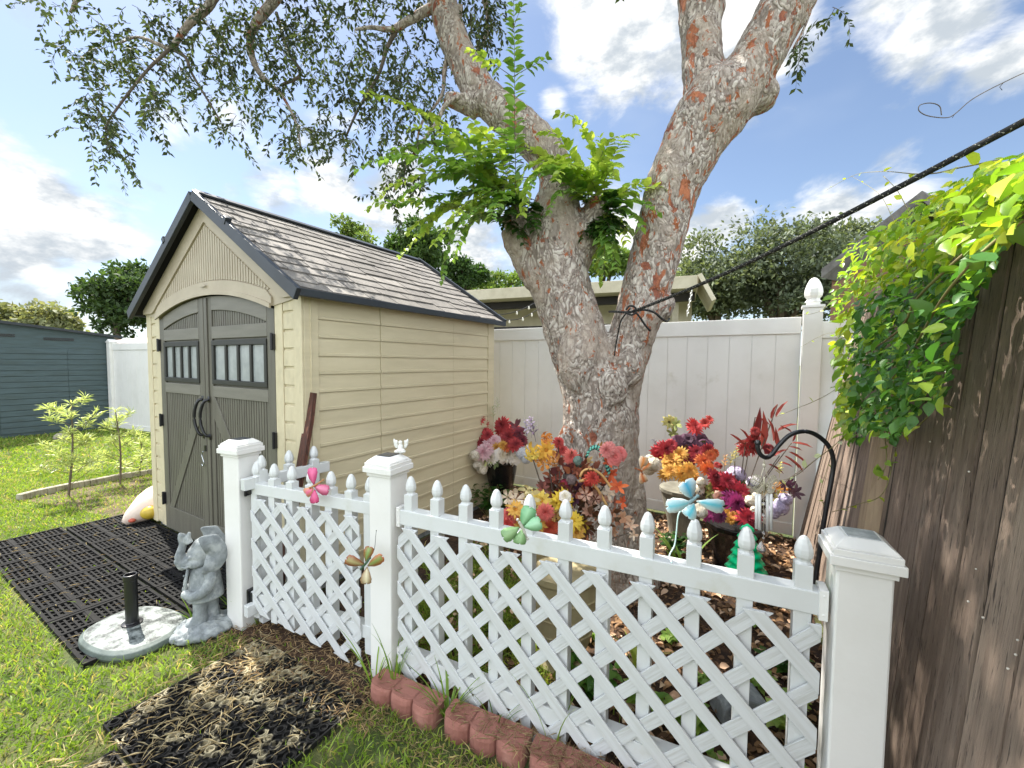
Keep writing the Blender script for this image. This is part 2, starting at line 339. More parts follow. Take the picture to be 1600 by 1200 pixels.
def cols(n, a, b, jit=.15):
    a = np.array(hsv(a) if isinstance(a, str) else a); b = np.array(hsv(b) if isinstance(b, str) else b)
    t = rng.random((n, 1)); return (a*(1-t)+b*t)*(1+rng.uniform(-jit, jit, (n, 1)))
def spline(pts, n):
    pts = [Vector(p) for p in pts]; outp = []
    P = [pts[0]*2-pts[1]]+pts+[pts[-1]*2-pts[-2]]
    for i in range(1, len(P)-2):
        for k in range(n):
            t = k/n; a, b, c, d = P[i-1], P[i], P[i+1], P[i+2]
            outp.append(.5*((2*b)+(c-a)*t+(2*a-5*b+4*c-d)*t*t+(3*b-a-3*c+d)*t**3))
    outp.append(pts[-1]); return outp
def lerps(vals, n):
    o = []
    for i in range(len(vals)-1): o += [vals[i]+(vals[i+1]-vals[i])*k/n for k in range(n)]
    return o+[vals[-1]]
def remesh(o, vs, smooth_it=2, disp=None):
    r = o.modifiers.new('Remesh', 'REMESH'); r.mode = 'VOXEL'; r.voxel_size = vs; r.use_smooth_shade = True
    if smooth_it: s_ = o.modifiers.new('Smooth', 'SMOOTH'); s_.iterations = smooth_it; s_.factor = .5
    if disp:
        tx = bpy.data.textures.new('disp', 'CLOUDS'); tx.noise_scale = disp[0]; tx.noise_depth = 3
        d_ = o.modifiers.new('Displace', 'DISPLACE'); d_.texture = tx; d_.strength = disp[1]; d_.mid_level = .5; d_.texture_coords = 'LOCAL'
#@@SETTING@@
# ================================================================== GROUND
SHED_O = Vector((-3.2307, 3.7186, 0)); SHED_A = -.5364
U1 = Vector((math.cos(SHED_A), math.sin(SHED_A), 0)); V1 = Vector((-U1.y, U1.x, 0))
def S2W(x, y, z=0): return SHED_O+U1*x+V1*y+Vector((0, 0, z))
def ground_mat():
    m = mat('lawn_ground', '#3d4a22', '#5b5a33', 3, .95, .02, 40, lo=.4, hi=.65, c3='#2f2a1a', s3=9, lo3=.55, hi3=.7); return m
M['lawn'] = ground_mat()
g = MB(); 
def gz(x, y): return 0
nx = 40
g.add([(-400, -200, -.004), (400, -200, -.004), (400, 600, -.004), (-400, 600, -.004)], [(0, 1, 2, 3)])
o = g.build('ground', 'lawn'); o['kind'] = 'structure'
P1 = Vector((-1.5136, 2.3099, 0)); P2 = Vector((-.5792, 1.9406, 0)); P3 = Vector((.99, 1.157, 0))
def sheet(name, poly, z, m):
    b = MB(); b.add([(x, y, z) for x, y in poly], [tuple(range(len(poly)))]); o = b.build(name, m); o['kind'] = 'structure'; return o
F_O = Vector((-.2042, 5.1635, 0)); F_A = -.554; FU = Vector((math.cos(F_A), math.sin(F_A), 0)); FV = Vector((-FU.y, FU.x, 0))
bed_poly = [(-1.27, 2.56), (-.45, 3.95), (.0, 4.98), (2.45, 3.48), (2.3, 3.3), (.75, .5), (.42, .7), (1.0, 1.0), (-.5, 1.88), (-.9, 2.02), (-1.45, 2.25)]
sheet('garden_bed', bed_poly, .004, 'soil')
sheet('soil_patch', [(-1.5, 2.3), (-.55, 1.93), (-.62, 1.72), (-1.3, 2.08), (-1.75, 2.35), (-1.9, 2.8)], .003, 'soil')
M['dirt'] = mat('dry_dirt', '#4a3f2c', '#6a5b40', 8, .95, .01, 60, lo=.4, hi=.6, c3='#3a4a1e', s3=5)
logc = [G(30, 783), G(60, 775), G(112, 764), G(150, 757), G(195, 748), G(240, 741)]
dpoly = [(p.x, p.y) for p in logc]+[(-3.0, 4.3), (-3.5, 3.78), (-3.9, 3.9), (-4.4, 4.1)]
sheet('shrub_bed', dpoly, .004, 'dirt')

# ================================================================== SHED
shed = thing('garden_shed', 'cream resin garden shed with grey double doors and a shingled gable roof', 'shed', SHED_O, SHED_A)
W_, D_, HE, HP, XP = 2.277, 2.11, 1.905, 2.66, 1.138
S = lambda mb, n, m, **k: mb.build(n, m, k.pop('parent', shed), **k)
# core walls (thin inner box) with a floor plinth
mb = MB(); mb.box(.03, W_-.03, .03, D_-.03, .0, .05); S(mb, 'floor_plinth', 'stone')
mb = MB()
mb.prism([(.04, .05), (W_-.04, .05), (W_-.04, HE), (XP, HP-.06), (.04, HE)], lambda p, q, t: (p, t, q), D_-.03, D_)
S(mb, 'back_wall', 'cream')
mb = MB(); mb.box(.0, .03, .03, D_, .05, HE); S(mb, 'left_wall', 'cream')
# right side wall: lapped siding in three panels
mb = MB(); c0 = .055; pitch = .1162
zs = [1.762-pitch*k for k in range(15)]
mb.box(W_-.035, W_-.012, .0, D_, .05, HE)
panels = [(.10, .598, .000), (.603, 1.445, .004), (1.450, 2.005, .001)]
for (a, b, off) in panels:
    tops = [HE-.01]+zs; 
    for k in range(len(tops)-1):
        zt, zb = tops[k], tops[k+1]
        if zb < .06: zb = .06
        x = W_-.012+off
        f = lambda p, q, t: (p, t, q)
        mb.prism([(x-.003, zb+.0), (x+.013, zb+.0), (x+.013, zb+.017), (x+.0085, zb+.020), (x+.004, zt-.003), (x-.003, zt-.003)], f, a, b)
        mb.prism([(x, zt-.0005), (x, zt-.0035), (x+.012, zt-.0035), (x+.012, zt-.0005)][::-1], f, a, b) if False else None
        if zb <= .06: break
S(mb, 'side_wall', 'cream')
mb = MB()
mb.box(W_-.012, W_+.003, .0, .098, .05, HE-.01); mb.box(W_-.012, W_+.010, .04, .046, .05, HE-.02)
S(mb, 'corner_post', 'cream', bevel=.004)
mb = MB(); mb.box(W_-.012, W_+.004, 2.008, D_+.004, .05, HE-.01); S(mb, 'corner_post', 'cream', bevel=.004)
# front columns with block relief
for (xa, xb, nm) in ((.0, .262, 'l'), (1.99, W_, 'r')):
    mb = MB(); mb.box(xa+.001, xb, .0, .03, .05, 1.90)
    if nm == 'l': st = [(xa, xa+.09), (xb-.075, xb)]; ins = (xa+.09, xb-.075)
    else: st = [(xa, xa+.085), (W_-.115+.03, W_)]; ins = (xa+.085, W_-.085)
    for a, b in st: mb.box(a, b, -.014, .0, .05, 1.89)
    z = .06
    while z < 1.86:
        mb.box(ins[0]+.004, ins[1]-.004, -.010, .0, z+.008, min(z+pitch-.008, 1.88)); z += pitch
    S(mb, 'front_column', 'cream', bevel=.003)
# gable
def archz(x, lift=0): return 1.845+.14*(1-((x-1.125)/.86)**2)+lift
def roofz(x): return HE+.02+(HP-HE-.02)*(1-abs(x-XP)/XP)
xs = [.262+i*(1.99-.262)/24 for i in range(25)]
mb = MB()
poly = [(-.02, HE), (.262, 1.895)]+[(x, archz(x, .005)) for x in xs]+[(1.99, 1.893), (W_+.02, HE)]+[(W_, HE+.02), (XP, HP), (0, HE+.02)]
# strip-mesh of the gable face: lower curve to roof line
xa_ = [0, .262]+xs[1:-1]+[1.99, W_]
lo = [(x, (archz(x, .004) if .262 < x < 1.99 else 1.88)) for x in xa_]; hi = [(x, roofz(x)) for x in xa_]
xa2 = sorted(set(xa_+[XP])); vs = []; fs = []
for x in xa2:
    zl = archz(x, .004) if .262 <= x <= 1.99 else 1.885
    for y in (-.02, .02): vs += [(x, y, zl), (x, y, roofz(x))]
for i in range(len(xa2)-1):
    a = 4*i; b = a+4; fs += [(a, b, b+1, a+1), (a+2, a+3, b+3, b+2), (a, a+2, b+2, b), (a+1, b+1, b+3, a+3)]
fs += [(0, 1, 3, 2), tuple(len(vs)-4+k for k in (0, 2, 3, 1))]
mb.add(vs, fs)
# raised band along the arch and along the rakes
def band(f_lo, f_hi, xa, xb, y0, y1, n=30, m=mb):
    vs = []; fs = []
    for i in range(n+1):
        x = xa+(xb-xa)*i/n
        for y in (y0, y1): vs += [(x, y, f_lo(x)), (x, y, f_hi(x))]
    for i in range(n):
        a = 4*i; b = a+4; fs += [(a, b, b+1, a+1), (a+2, a+3, b+3, b+2), (a, a+2, b+2, b), (a+1, b+1, b+3, a+3)]
    fs += [(0, 1, 3, 2), tuple(len(vs)-4+k for k in (0, 2, 3, 1))]
    m.add(vs, fs)
band(lambda x: archz(x, .004), lambda x: archz(x, .09) if .3 < x < 1.95 else archz(x, .06), .262, 1.99, -.034, -.0205)
band(lambda x: archz(x, -.012), lambda x: archz(x, .018), .262, 1.99, -.046, -.0345)
for sgn in (-1, 1):
    a = XP+sgn*XP; 
    band(lambda x: max(roofz(x)-.15, 1.89), lambda x: roofz(x)-.002, min(a, XP), max(a, XP), -.034, -.0205)
S(mb, 'gable', 'taupe')
mb = MB(); x = .30
while x < 1.96:
    zt = roofz(x+.012)-.165; zb = archz(x, .095)
    if zt > zb+.01: mb.prism([(x, zb), (x+.024, zb), (x+.024, zt-(.014 if x > XP else 0)), (x, zt-(0 if x > XP else .014))], lambda p, q, t: (p, t, q), -.0205, -.028)
    x += .034
S(mb, 'gable_ribs', 'taupe')
mb = MB(); mb.box(1.085, 1.165, -.050, -.0465, 2.035, 2.052); S(mb, 'maker_plate', 'taupe', bevel=.001)
# ---- roof
SL = math.hypot(XP+.10, 0.0)
def rpt(side, s, y, h=0):      # s = distance along slope from ridge
    ang = math.atan2(HP-HE-.02, XP); dx, dz = math.cos(ang), -math.sin(ang)
    return Vector((XP+side*(dx*s)+side*math.sin(ang)*h, y, HP+.035+dz*s+math.cos(ang)*h))
SLOPE = 1.455
Y0, Y1 = -.085, D_+.08
for side in (-1, 1):
    mb = MB(); a, b = rpt(side, .0, Y0), rpt(side, SLOPE, Y0); c, d = rpt(side, SLOPE, Y1), rpt(side, 0, Y1)
    lo_ = Vector((0, 0, -.025)); mb.add([a, b, c, d, a+lo_, b+lo_, c+lo_, d+lo_], [(0, 1, 2, 3), (4, 7, 6, 5), (0, 4, 5, 1), (1, 5, 6, 2), (2, 6, 7, 3), (3, 7, 4, 0)])
    rf = S(mb, 'roof_slope', M.setdefault('underlay', M['underlay']) if 'underlay' in M else M.setdefault('underlay', mat('roof_underlay', '#0d0d0e', rough=.9)))
    mb = MB(); nC = 11; ex = (SLOPE-.04)/nC
    for k in range(nC):
        y = Y0+.03-random.uniform(0, .25); s0 = .02+k*ex
        while y < Y1-.02:
            wd = random.uniform(.22, .32); ya, yb = max(y, Y0+.03), min(y+wd, Y1-.02)
            if yb-ya > .02:
                dz = random.choice((-.014, 0, 0, .022)) ; tone = random.uniform(.82, 1.15)
                if random.random() < .2: tone *= .85
                hb = .011+random.uniform(0, .004); s1 = s0+ex+dz+.0; sk = random.uniform(-.012, .012)
                tp = .003
                q = [rpt(side, s0-.01, ya+.0045, tp), rpt(side, s0-.01, yb-.0045, tp), rpt(side, s1+sk, yb-.0045, hb), rpt(side, s1-sk, ya+.0045, hb),
                     rpt(side, s0-.01, ya+.0045, -.001), rpt(side, s0-.01, yb-.0045, -.001), rpt(side, s1+sk, yb-.0045, -.001), rpt(side, s1-sk, ya+.0045, -.001)]
                mb.add(q, [(0, 3, 2, 1), (4, 5, 6, 7), (0, 1, 5, 4), (1, 2, 6, 5), (2, 3, 7, 6), (3, 0, 4, 7)], (tone*.27, tone*.248, tone*.225))
            y += wd
    mb.build('shingles', M['shingle'], rf)
mb = MB()
for yv in (Y0,):
    for side in (-1, 1):
        a = rpt(side, 0, Y0-.012, .012); b = rpt(side, SLOPE+.01, Y0-.012, .012)
        mb.bar(a+Vector((0, 0, -.028)), b+Vector((0, 0, -.028)), .03, .075, up=(0, 0, 1))
        mb.bar(rpt(side, 0, Y1, .01), rpt(side, SLOPE, Y1, .01), .03, .06)
        mb.bar(rpt(side, SLOPE+.008, Y0, -.004), rpt(side, SLOPE+.008, Y1, -.004), .03, .045)
        mb.bar(rpt(side, .52, Y0-.012, .025), rpt(side, .56, Y0-.012, .025), .04, .05)
for side in (-1, 1): mb.bar(rpt(side, .02, Y0, .02), rpt(side, .02, Y1, .02), .07, .018, up=(side*.5, 0, .85))
S(mb, 'roof_trim', 'slate', bevel=.004)
# ---- doors
def mkdoor(xa, xb, left):
    d = MB(); n = 14
    def top(x): return archz(x, -.014)
    vs = []; fs = []
    for i in range(n+1):
        x = xa+(xb-xa)*i/n
        for y in (.0, .025): vs += [(x, y, .04), (x, y, top(x))]
    for i in range(n):
        a = 4*i; b = a+4; fs += [(a, b, b+1, a+1), (a+2, a+3, b+3, b+2), (a, a+2, b+2, b), (a+1, b+1, b+3, a+3)]
    fs += [(0, 1, 3, 2), tuple(len(vs)-4+k for k in (0, 2, 3, 1))]
    d.add(vs, fs)
    root = S(d, 'door', 'door')
    sw = .085; iw = .10
    ia, ib = (xa+sw, xb-iw) if left else (xa+iw, xb-sw)
    r = MB()
    band2 = lambda x0, x1, f0, f1, y0=-.014, y1=-.0005: band(f0, f1, x0, x1, y0, y1, 10, r)
    band2(xa, ia, lambda x: .04, top); r.build('stile', 'door', root, bevel=.003); r = MB()
    band2 = lambda x0, x1, f0, f1, y0=-.014, y1=-.0005: band(f0, f1, x0, x1, y0, y1, 10, r)
    band2(ib, xb, lambda x: .04, top)
    if left: r.box(xb-.045, xb-.003, -.024, -.0145, .05, top(xb-.02)-.01)
    else: r.box(xa+.003, xa+.045, -.024, -.0145, .05, top(xa+.02)-.01)
    r.build('stile', 'door', root, bevel=.003)
    r = MB()
    def band3(x0, x1, f0, f1): band(f0, f1, x0, x1, -.016, -.0005, 10, r)
    for f0, f1 in ((lambda x: top(x)-.105, lambda x: top(x)-.002), (lambda x: 1.655, lambda x: 1.745), (lambda x: 1.222, lambda x: 1.305)):
        r = MB(); band(f0, f1, ia, ib, -.016, -.0005, 10, r); r.build('rail', 'door_rail', root, bevel=.003)
    r = MB(); band3(ia, ib, lambda x: .045, lambda x: .240)
    if left: r.prism([(ia-.0, .242), (ia+.085, .242), (ib, 1.06), (ib, 1.22), (ib-.02, 1.22)], lambda p, q, t: (p, t, q), -.0005, -.015)
    else: r.prism([(ib, .242), (ib-.085, .242), (ia, 1.06), (ia, 1.22), (ia+.02, 1.22)][::-1], lambda p, q, t: (p, t, q), -.0005, -.015)
    r.build('brace', 'door', root, bevel=.003)
    # ribs
    for up_ in (0, 1):
        r = MB(); x = ia+.006
        while x < ib-.02:
            zt = min(top(x), top(x+.023))-.107
            if up_: r.box(x, x+.023, -.006, -.0005, 1.747, zt)
            else: r.box(x, x+.023, -.006, -.0005, .242, 1.22)
            x += .0315
        r.build('ribs', 'door', root)
    # window
    wz0, wz1 = 1.318, 1.642
    r = MB(); r.box(ia, ib, -.022, -.001, wz1-.038, wz1); r.box(ia, ib, -.022, -.001, wz0, wz0+.035); r.box(ia, ia+.032, -.022, -.001, wz0+.035, wz1-.038); r.box(ib-.032, ib, -.022, -.001, wz0+.035, wz1-.038)
    pw = (ib-ia-.064)/4
    for k in (1, 2, 3): x = ia+.032+pw*k; r.box(x-.013, x+.013, -.020, -.001, wz0+.035, wz1-.038)
    win = r.build('window', 'black_frame', root, bevel=.003)
    for k in range(4):
        p = MB(); x0 = ia+.032+pw*k+(.013 if k else 0); x1 = ia+.032+pw*(k+1)-(.013 if k < 3 else 0); p.box(x0, x1, -.006, -.001, wz0+.036, wz1-.039); p.build('pane', 'frost', win)
    # handle: black bow handle
    hx = xb-.045 if left else xa+.045; h = MB()
    pts = [(hx+.0, -.020, 1.20), (hx-.012, -.050, 1.185), (hx-.035, -.064, 1.12), (hx-.042, -.066, 1.06), (hx-.035, -.064, 1.0), (hx-.012, -.05, .935), (hx, -.020, .92)]
    h.tube(spline(pts, 4), .011, 8); h.box(hx-.014, hx+.014, -.026, -.0245, 1.18, 1.225); h.box(hx-.014, hx+.014, -.026, -.0245, .895, .94)
    h.build('handle', 'blackmetal', root, smooth=True)
    for z in (.30, .98, 1.62):
        h = MB(); x = xa+.004 if left else xb-.004; h.box(x-.02, x+.016, -.030, -.015, z-.05, z+.05); h.tube([(x, -.032, z-.055), (x, -.032, z+.055)], .008, 8); h.build('hinge', 'blackmetal', root)
    return root
dl = mkdoor(.266, 1.066, True); dr = mkdoor(1.070, 1.985, False)
M['steel'] = mat('bright_steel', '#b9bcc0', rough=.25, metal=.9)
h = MB(); h.box(1.035, 1.06, -.032, -.0245, .80, .845); h.build('lock_hasp', 'blackmetal', dl)
h = MB(); pts = [(1.035, -.036, .80), (1.02, -.040, .77), (1.035, -.040, .74), (1.05, -.04, .715), (1.035, -.04, .685), (1.018, -.04, .70)]; h.tube(spline(pts, 5), .0045, 6); h.build('hook', 'steel', dl, smooth=True)

# leaning board
M['oldwood'] = mat('old_red_brown_wood', '#5b3426', '#3c241b', 12, .7, .002, 80, stretch=(6, 6, 1), c3='#8a5a45', s3=9)
bd = thing('leaning_board', 'narrow dark red-brown board leaning on the near corner of the cream shed', 'board', (-1.40, 2.43, 0))
mb = MB(); a = Vector((-1.405, 2.40, .0)); b = Vector((-1.235, 2.585, 1.30)); n_ = 8
dd = (b-a).normalized(); sd = dd.cross(Vector((-.51, -.86, 0))).normalized(); up_ = sd.cross(dd)
vs = []; fs = []
for i in range(n_+1):
    t = i/n_; c = a.lerp(b, t)+sd*.012*math.sin(t*3); hw = .033*(1 if i < n_ else .55); th = .012
    for (p, q) in ((-1, -1), (1, -1), (1, 1), (-1, 1)): vs.append(c+sd*p*hw+up_*q*th)
for i in range(n_):
    for k in range(4): fs.append((4*i+k, 4*i+(k+1) % 4, 4*i+4+(k+1) % 4, 4*i+4+k))
fs += [(3, 2, 1, 0), tuple(4*n_+k for k in range(4))]
mb.add(vs, fs); mb.build('plank', 'oldwood', bd, world=(-1.40, 2.43, 0))

# ================================================================== WHITE PRIVACY FENCE
PF = []
def gothic(mb, cx, cy, z0, w, h):
    """turned gothic finial on a square picket, z0 = top of the shaft, w = half width"""
    prof = [(1.0, 0), (.80, .07), (.78, .13), (1.0, .24), (1.06, .36), (1.02, .52), (.86, .72), (.58, .89), (.30, .97), (.08, 1.0)]
    k = 8; vs = []; fs = []
    for r, z in prof:
        for j in range(k):
            a = 2*math.pi*(j+.5)/k; q = 1/max(abs(math.cos(a)), abs(math.sin(a))); q = .35+.65*q if r > .9 else 1
            vs.append((cx+w*r*math.cos(a)*q*1.02, cy+w*r*math.sin(a)*q*1.02, z0+h*z))
    for i in range(len(prof)-1):
        for j in range(k): fs.append((i*k+j, i*k+(j+1) % k, (i+1)*k+(j+1) % k, (i+1)*k+j))
    fs += [tuple(range(k))[::-1], tuple(range((len(prof)-1)*k, len(prof)*k))]
    mb.add(vs, fs)
def vinyl_panel(root, a, b, H=1.90, pb=.178, ph=0):
    mb = MB(); mb.box(a, b, -.022, .022, .03, .13); mb.build('bottom_rail', 'vinyl', root, bevel=.003)
    mb = MB(); mb.box(a, b, -.024, .024, H-.14, H); mb.build('top_rail', 'vinyl', root, bevel=.004)
    mb = MB(); x = a+ph
    if ph > .02: mb.box(a, x-.003, -.010, .010, .13, H-.14)
    while x < b-.01:
        x1 = min(x+pb-.004, b); mb.box(x, x1, -.010, .010, .13, H-.14); x += pb
    mb.box(a, b, -.004, .004, .13, H-.14)
    mb.build('boards', 'vinyl', root, bevel=.0015)
def vpost(root, x, top=1.97, fin=True, y=0, hw=.065):
    mb = MB(); mb.box(x-hw, x+hw, y-hw, y+hw, 0, top); p = mb.build('post', 'vinyl', root, bevel=.004)
    mb = MB(); mb.box(x-hw-.012, x+hw+.012, y-hw-.012, y+hw+.012, top, top+.02)
    if fin: mb.box(x-hw*.7, x+hw*.7, y-hw*.7, y+hw*.7, top+.02, top+.05); gothic(mb, x, y, top+.05, hw*.92, .20)
    else: mb.prism([(-hw-.01, 0), (hw+.01, 0), (0, .05)], lambda p_, q, t: (x+p_, y+t, top+.02+q), -hw, hw)
    mb.build('finial', 'vinyl', p)
vf = thing('privacy_fence', 'tall white vinyl privacy fence with a pointed corner post behind the big tree', 'fence', F_O, F_A)
vinyl_panel(vf, -.12, 3.10, ph=.19, pb=.1785)
vpost(vf, 3.175)
fa, fb = Vector((-8.58, 8.95, 0)), Vector((-.36, 5.25, 0))
vf2 = thing('privacy_fence', 'far stretch of white vinyl fence running from behind the cream shed to the dark shed', 'fence', fb, math.atan2(fb.y-fa.y, fb.x-fa.x))
PL2 = (fb-fa).length/4
for k in range(4): vinyl_panel(vf2, -PL2*(k+1)+.07, -PL2*k-.07, H=1.83)
for k in range(5): vpost(vf2, -PL2*k-.0, top=1.85, fin=False)
ve = thing('privacy_fence', 'short white vinyl fence return beyond the corner post, half hidden by the vine', 'fence', F_O+FU*3.245+FV*.05, F_A-R(8))
vinyl_panel(ve, .0, 1.3, H=1.86, ph=.1)
vpost(ve, .33, top=1.80, fin=False, y=-.02, hw=.05)

# ================================================================== PICKET FENCE
def lattice(root, a, b, z0, z1, tilt, yb, pitch=.169, wd=.044, xn=.158, dl=.012, slant=0):
    """two crossed layers of diagonal strips cut to a rectangle; y = yb is the front of the front layer"""
    def clip(poly, f):
        outp = []
        for i in range(len(poly)):
            p, q = poly[i], poly[(i+1) % len(poly)]; fp, fq = f(p), f(q)
            if fp >= 0: outp.append(p)
            if (fp >= 0) != (fq >= 0): t = fp/(fp-fq); outp.append((p[0]+(q[0]-p[0])*t, p[1]+(q[1]-p[1])*t))
        return outp
    for layer, sg in ((0, 1), (1, -1)):
        mb = MB(); hw = wd/2*math.sqrt(2); H = z1-z0
        c0_ = xn-(H-dl) if sg == 1 else xn-dl
        s = c0_-pitch*math.ceil((c0_-(a-H-.3))/pitch)
        while s < b+H+.3:
            c = s
            if sg == 1: poly = [(c-hw-.2, z0-.2), (c+hw-.2, z0-.2), (c+H+hw+.2, z1+.2), (c+H-hw+.2, z1+.2)]
            else: poly = [(c+H-hw+.2, z0-.2), (c+H+hw+.2, z0-.2), (c+hw-.2, z1+.2), (c-hw-.2, z1+.2)]
            for f in (lambda p: p[0]-a, lambda p: b-p[0], lambda p: p[1]-z0-slant*(b-p[0]), lambda p: z1-p[1]):
                if poly: poly = clip(poly, f)
            if len(poly) > 2:
                ar = sum(poly[i][0]*poly[(i+1) % len(poly)][1]-poly[(i+1) % len(poly)][0]*poly[i][1] for i in range(len(poly)))/2
                if abs(ar) > .0004:
                    if ar < 0: poly = poly[::-1]
                    y0 = yb-.0005-layer*.0075; tw = random.uniform(-.0008, .0008)
                    mb.prism(poly, lambda p, q, t: (p, t+tw, q+tilt*(p-a)), y0-.007, y0)
            s += pitch
        mb.build('lattice', 'lattice_b' if layer == 0 else 'lattice_c', root, bevel=.0012)
def picket(root, s, tilt_z, z0, ztop, y=.0, hw=.0225):
    mb = MB(); top = ztop+tilt_z; h = .082
    mb.box(s-hw, s+hw, y-hw, y+hw, z0+tilt_z, top-h); gothic(mb, s, y, top-h, hw*1.0, h); mb.build('picket', 'pvc', root, bevel=.002)
TH3 = math.atan2(P3.y-P2.y, P3.x-P2.x)
pf = thing('picket_fence', 'white vinyl picket fence panel with diagonal lattice between the middle post and the right post', 'fence', P2, TH3)
TL = .012; LN = (P3-P2).length
# local y: negative is towards the camera
def railbox(mb, a, b, y0, y1, z0, z1, tl): mb.add([(a, y0, z0+tl*a), (b, y0, z0+tl*b), (b, y1, z0+tl*b), (a, y1, z0+tl*a), (a, y0, z1+tl*a), (b, y0, z1+tl*b), (b, y1, z1+tl*b), (a, y1, z1+tl*a)], [(0,3,2,1),(4,5,6,7),(0,1,5,4),(1,2,6,5),(2,3,7,6),(3,0,4,7)])
mb = MB(); railbox(mb, .075, LN-.075, -.028, .028, .752, .820, TL); mb.build('top_rail', 'pvc', pf, bevel=.003)
mb = MB(); railbox(mb, .075, LN-.075, -.028, .028, .085, .155, TL); mb.build('bottom_rail', 'pvc', pf, bevel=.003)
for k in range(11): picket(pf, .134+.1490*k, TL*(.134+.1490*k), .03, .974)
lattice(pf, .088, LN-.085, .0, .745, TL*.3, -.028, xn=.156)
for s_, zz in ((.072, .786), (LN-.092, .786), (.072, .12)):
    mb = MB(); mb.box(s_, s_+.022, -.032, .032, zz-.045+TL*s_, zz+.045+TL*s_); 
    for dz in (-.028, .028): mb.tube([(s_+.011, -.034, zz+dz+TL*s_), (s_+.011, -.031, zz+dz+TL*s_)], .004, 8)
    mb.build('bracket', 'vinyl', pf, bevel=.002)
TH2 = math.atan2(P2.y-P1.y, P2.x-P1.x); LG = (P2-P1).length
ga = thing('garden_gate', 'small white lattice gate hung on black hinges between the left and middle posts', 'gate', P1, TH2)
mb = MB(); mb.box(.085, LG-.085, -.026, .026, .768, .828); mb.build('top_rail', 'pvc', ga, bevel=.003)
mb = MB(); mb.box(.085, LG-.085, -.026, .026, .150, .215); mb.build('bottom_rail', 'pvc', ga, bevel=.003)
for s_ in (.122, .255, .385, .520, .652, .780, .896): picket(ga, s_, 0, .07, .945)
lattice(ga, .118, .862, .0, .750, 0, -.026, pitch=.154, wd=.040, xn=.190, slant=.16)
for z in (.797, .182):
    mb = MB(); mb.box(.062, .085, -.034, .030, z-.04, z+.04); mb.box(.085, .112, -.034, -.0265, z-.028, z+.028); mb.tube([(.078, -.036, z-.042), (.078, -.036, z+.042)], .007, 8); mb.build('hinge', 'blackmetal', ga)
def lpost(P, ang, label, solar=True, h=.992):
    t = thing('fence_post', label, 'post', P, ang, 'white posts of the picket fence')
    mb = MB(); mb.box(-.0625, .0625, -.0625, .0625, -.01, h); mb.build('shaft', 'vinyl', t, bevel=.006)
    mb = MB()
    for (a, z0, z1) in ((.069, h-.022, h-.004), (.082, h-.004, h+.022), (.076, h+.022, h+.040), (.070, h+.040, h+.046)): mb.box(-a, a, -a, a, z0, z1)
    a, b, z0, z1 = .070, .043, h+.046, h+.068
    mb.add([(-a,-a,z0),(a,-a,z0),(a,a,z0),(-a,a,z0),(-b,-b,z1),(b,-b,z1),(b,b,z1),(-b,b,z1)], [(0,3,2,1),(4,5,6,7),(0,1,5,4),(1,2,6,5),(2,3,7,6),(3,0,4,7)])
    c = mb.build('cap', 'vinyl', t, bevel=.002)
    mb = MB(); mb.box(-.036, .036, -.036, .036, z1, z1+.003); mb.build('solar_panel', solar, c)
M['solar'] = mat('solar_cell', '#20242c', '#3a414c', 60, .2); M['solar_dusty'] = mat('dusty_solar_cell', '#b9bcbc', '#8a8f92', 30, .4)
lpost(P1, TH2, 'white gate post nearest the shed doors with two black hinges', 'solar')
lpost(P2, TH3*.5+TH2*.5, 'white middle fence post with the tiny cherub figure on its cap', 'solar')
lpost(P3, TH3, 'large near white fence post in front of the brown wooden fence', 'solar_dusty', h=.955)
# short picket section behind the gate
q0 = Vector((-1.44, 2.20, 0)); q1 = Vector((-1.185, 2.60, 0)); bl = (q1-q0).length
pb_ = thing('picket_fence', 'short white picket section between the gate post and the cream shed wall', 'fence', q0, math.atan2(q1.y-q0.y, q1.x-q0.x))
mb = MB(); mb.box(.0, bl+.03, -.02, .02, .80, .862); mb.build('top_rail', 'pvc', pb_, bevel=.003)
mb = MB(); mb.box(.0, bl+.03, -.02, .02, .10, .162); mb.build('bottom_rail', 'pvc', pb_, bevel=.003)
for s_ in (.10, .255, .41): picket(pb_, s_, 0, .03, .975)

# ================================================================== LEANING WOODEN FENCE
WA = Vector((2.40, 3.40, 0)); WB = Vector((1.10, 1.08, 0)); WD = (WB-WA).normalized(); WN = Vector((-WD.y, WD.x, 0))
if WN.x < 0: WN = -WN
WLEAN = .17
def LE(s): return .175-.105*min(1, max(0, s/2.1))
def onfence(u, v, off=0.0):
    """where the ray through a photo pixel meets the leaning fence plane, moved off metres off its face"""
    d = ray(u, v); o_ = Vector((0, 0, CAM_H)); ln = .12
    for _ in range(5):
        nrm_ = (WN-Vector((0, 0, ln))).normalized(); p0 = WA-nrm_*off; t = (p0-o_).dot(nrm_)/d.dot(nrm_); p = o_+d*t; ln = LE((p-WA).dot(WD))
    return p
def WP(s, z, off=0): return WA+WD*s+WN*(z*LE(s)-off)+Vector((0, 0, z))
M['fencewood'] = mat('weathered_fence_wood', (.25, .185, .142), (.15, .106, .080), 6, .85, .004, 34, attr=False, stretch=(5, 5, .30), lo=.34, hi=.66, c3=(.29, .225, .175), s3=3.2, lo3=.54, hi3=.72, objrand=.22, c4=(.05, .035, .028), s4=26)
M['fencewood_pale'] = mat('bare_fence_wood', (.42, .31, .20), (.26, .18, .12), 7, .85, .004, 34, stretch=(4, 4, .3))
wf = thing('wooden_fence', 'old leaning brown board fence along the right side under the vine', 'fence', WA)
s_ = -.06; i = 0
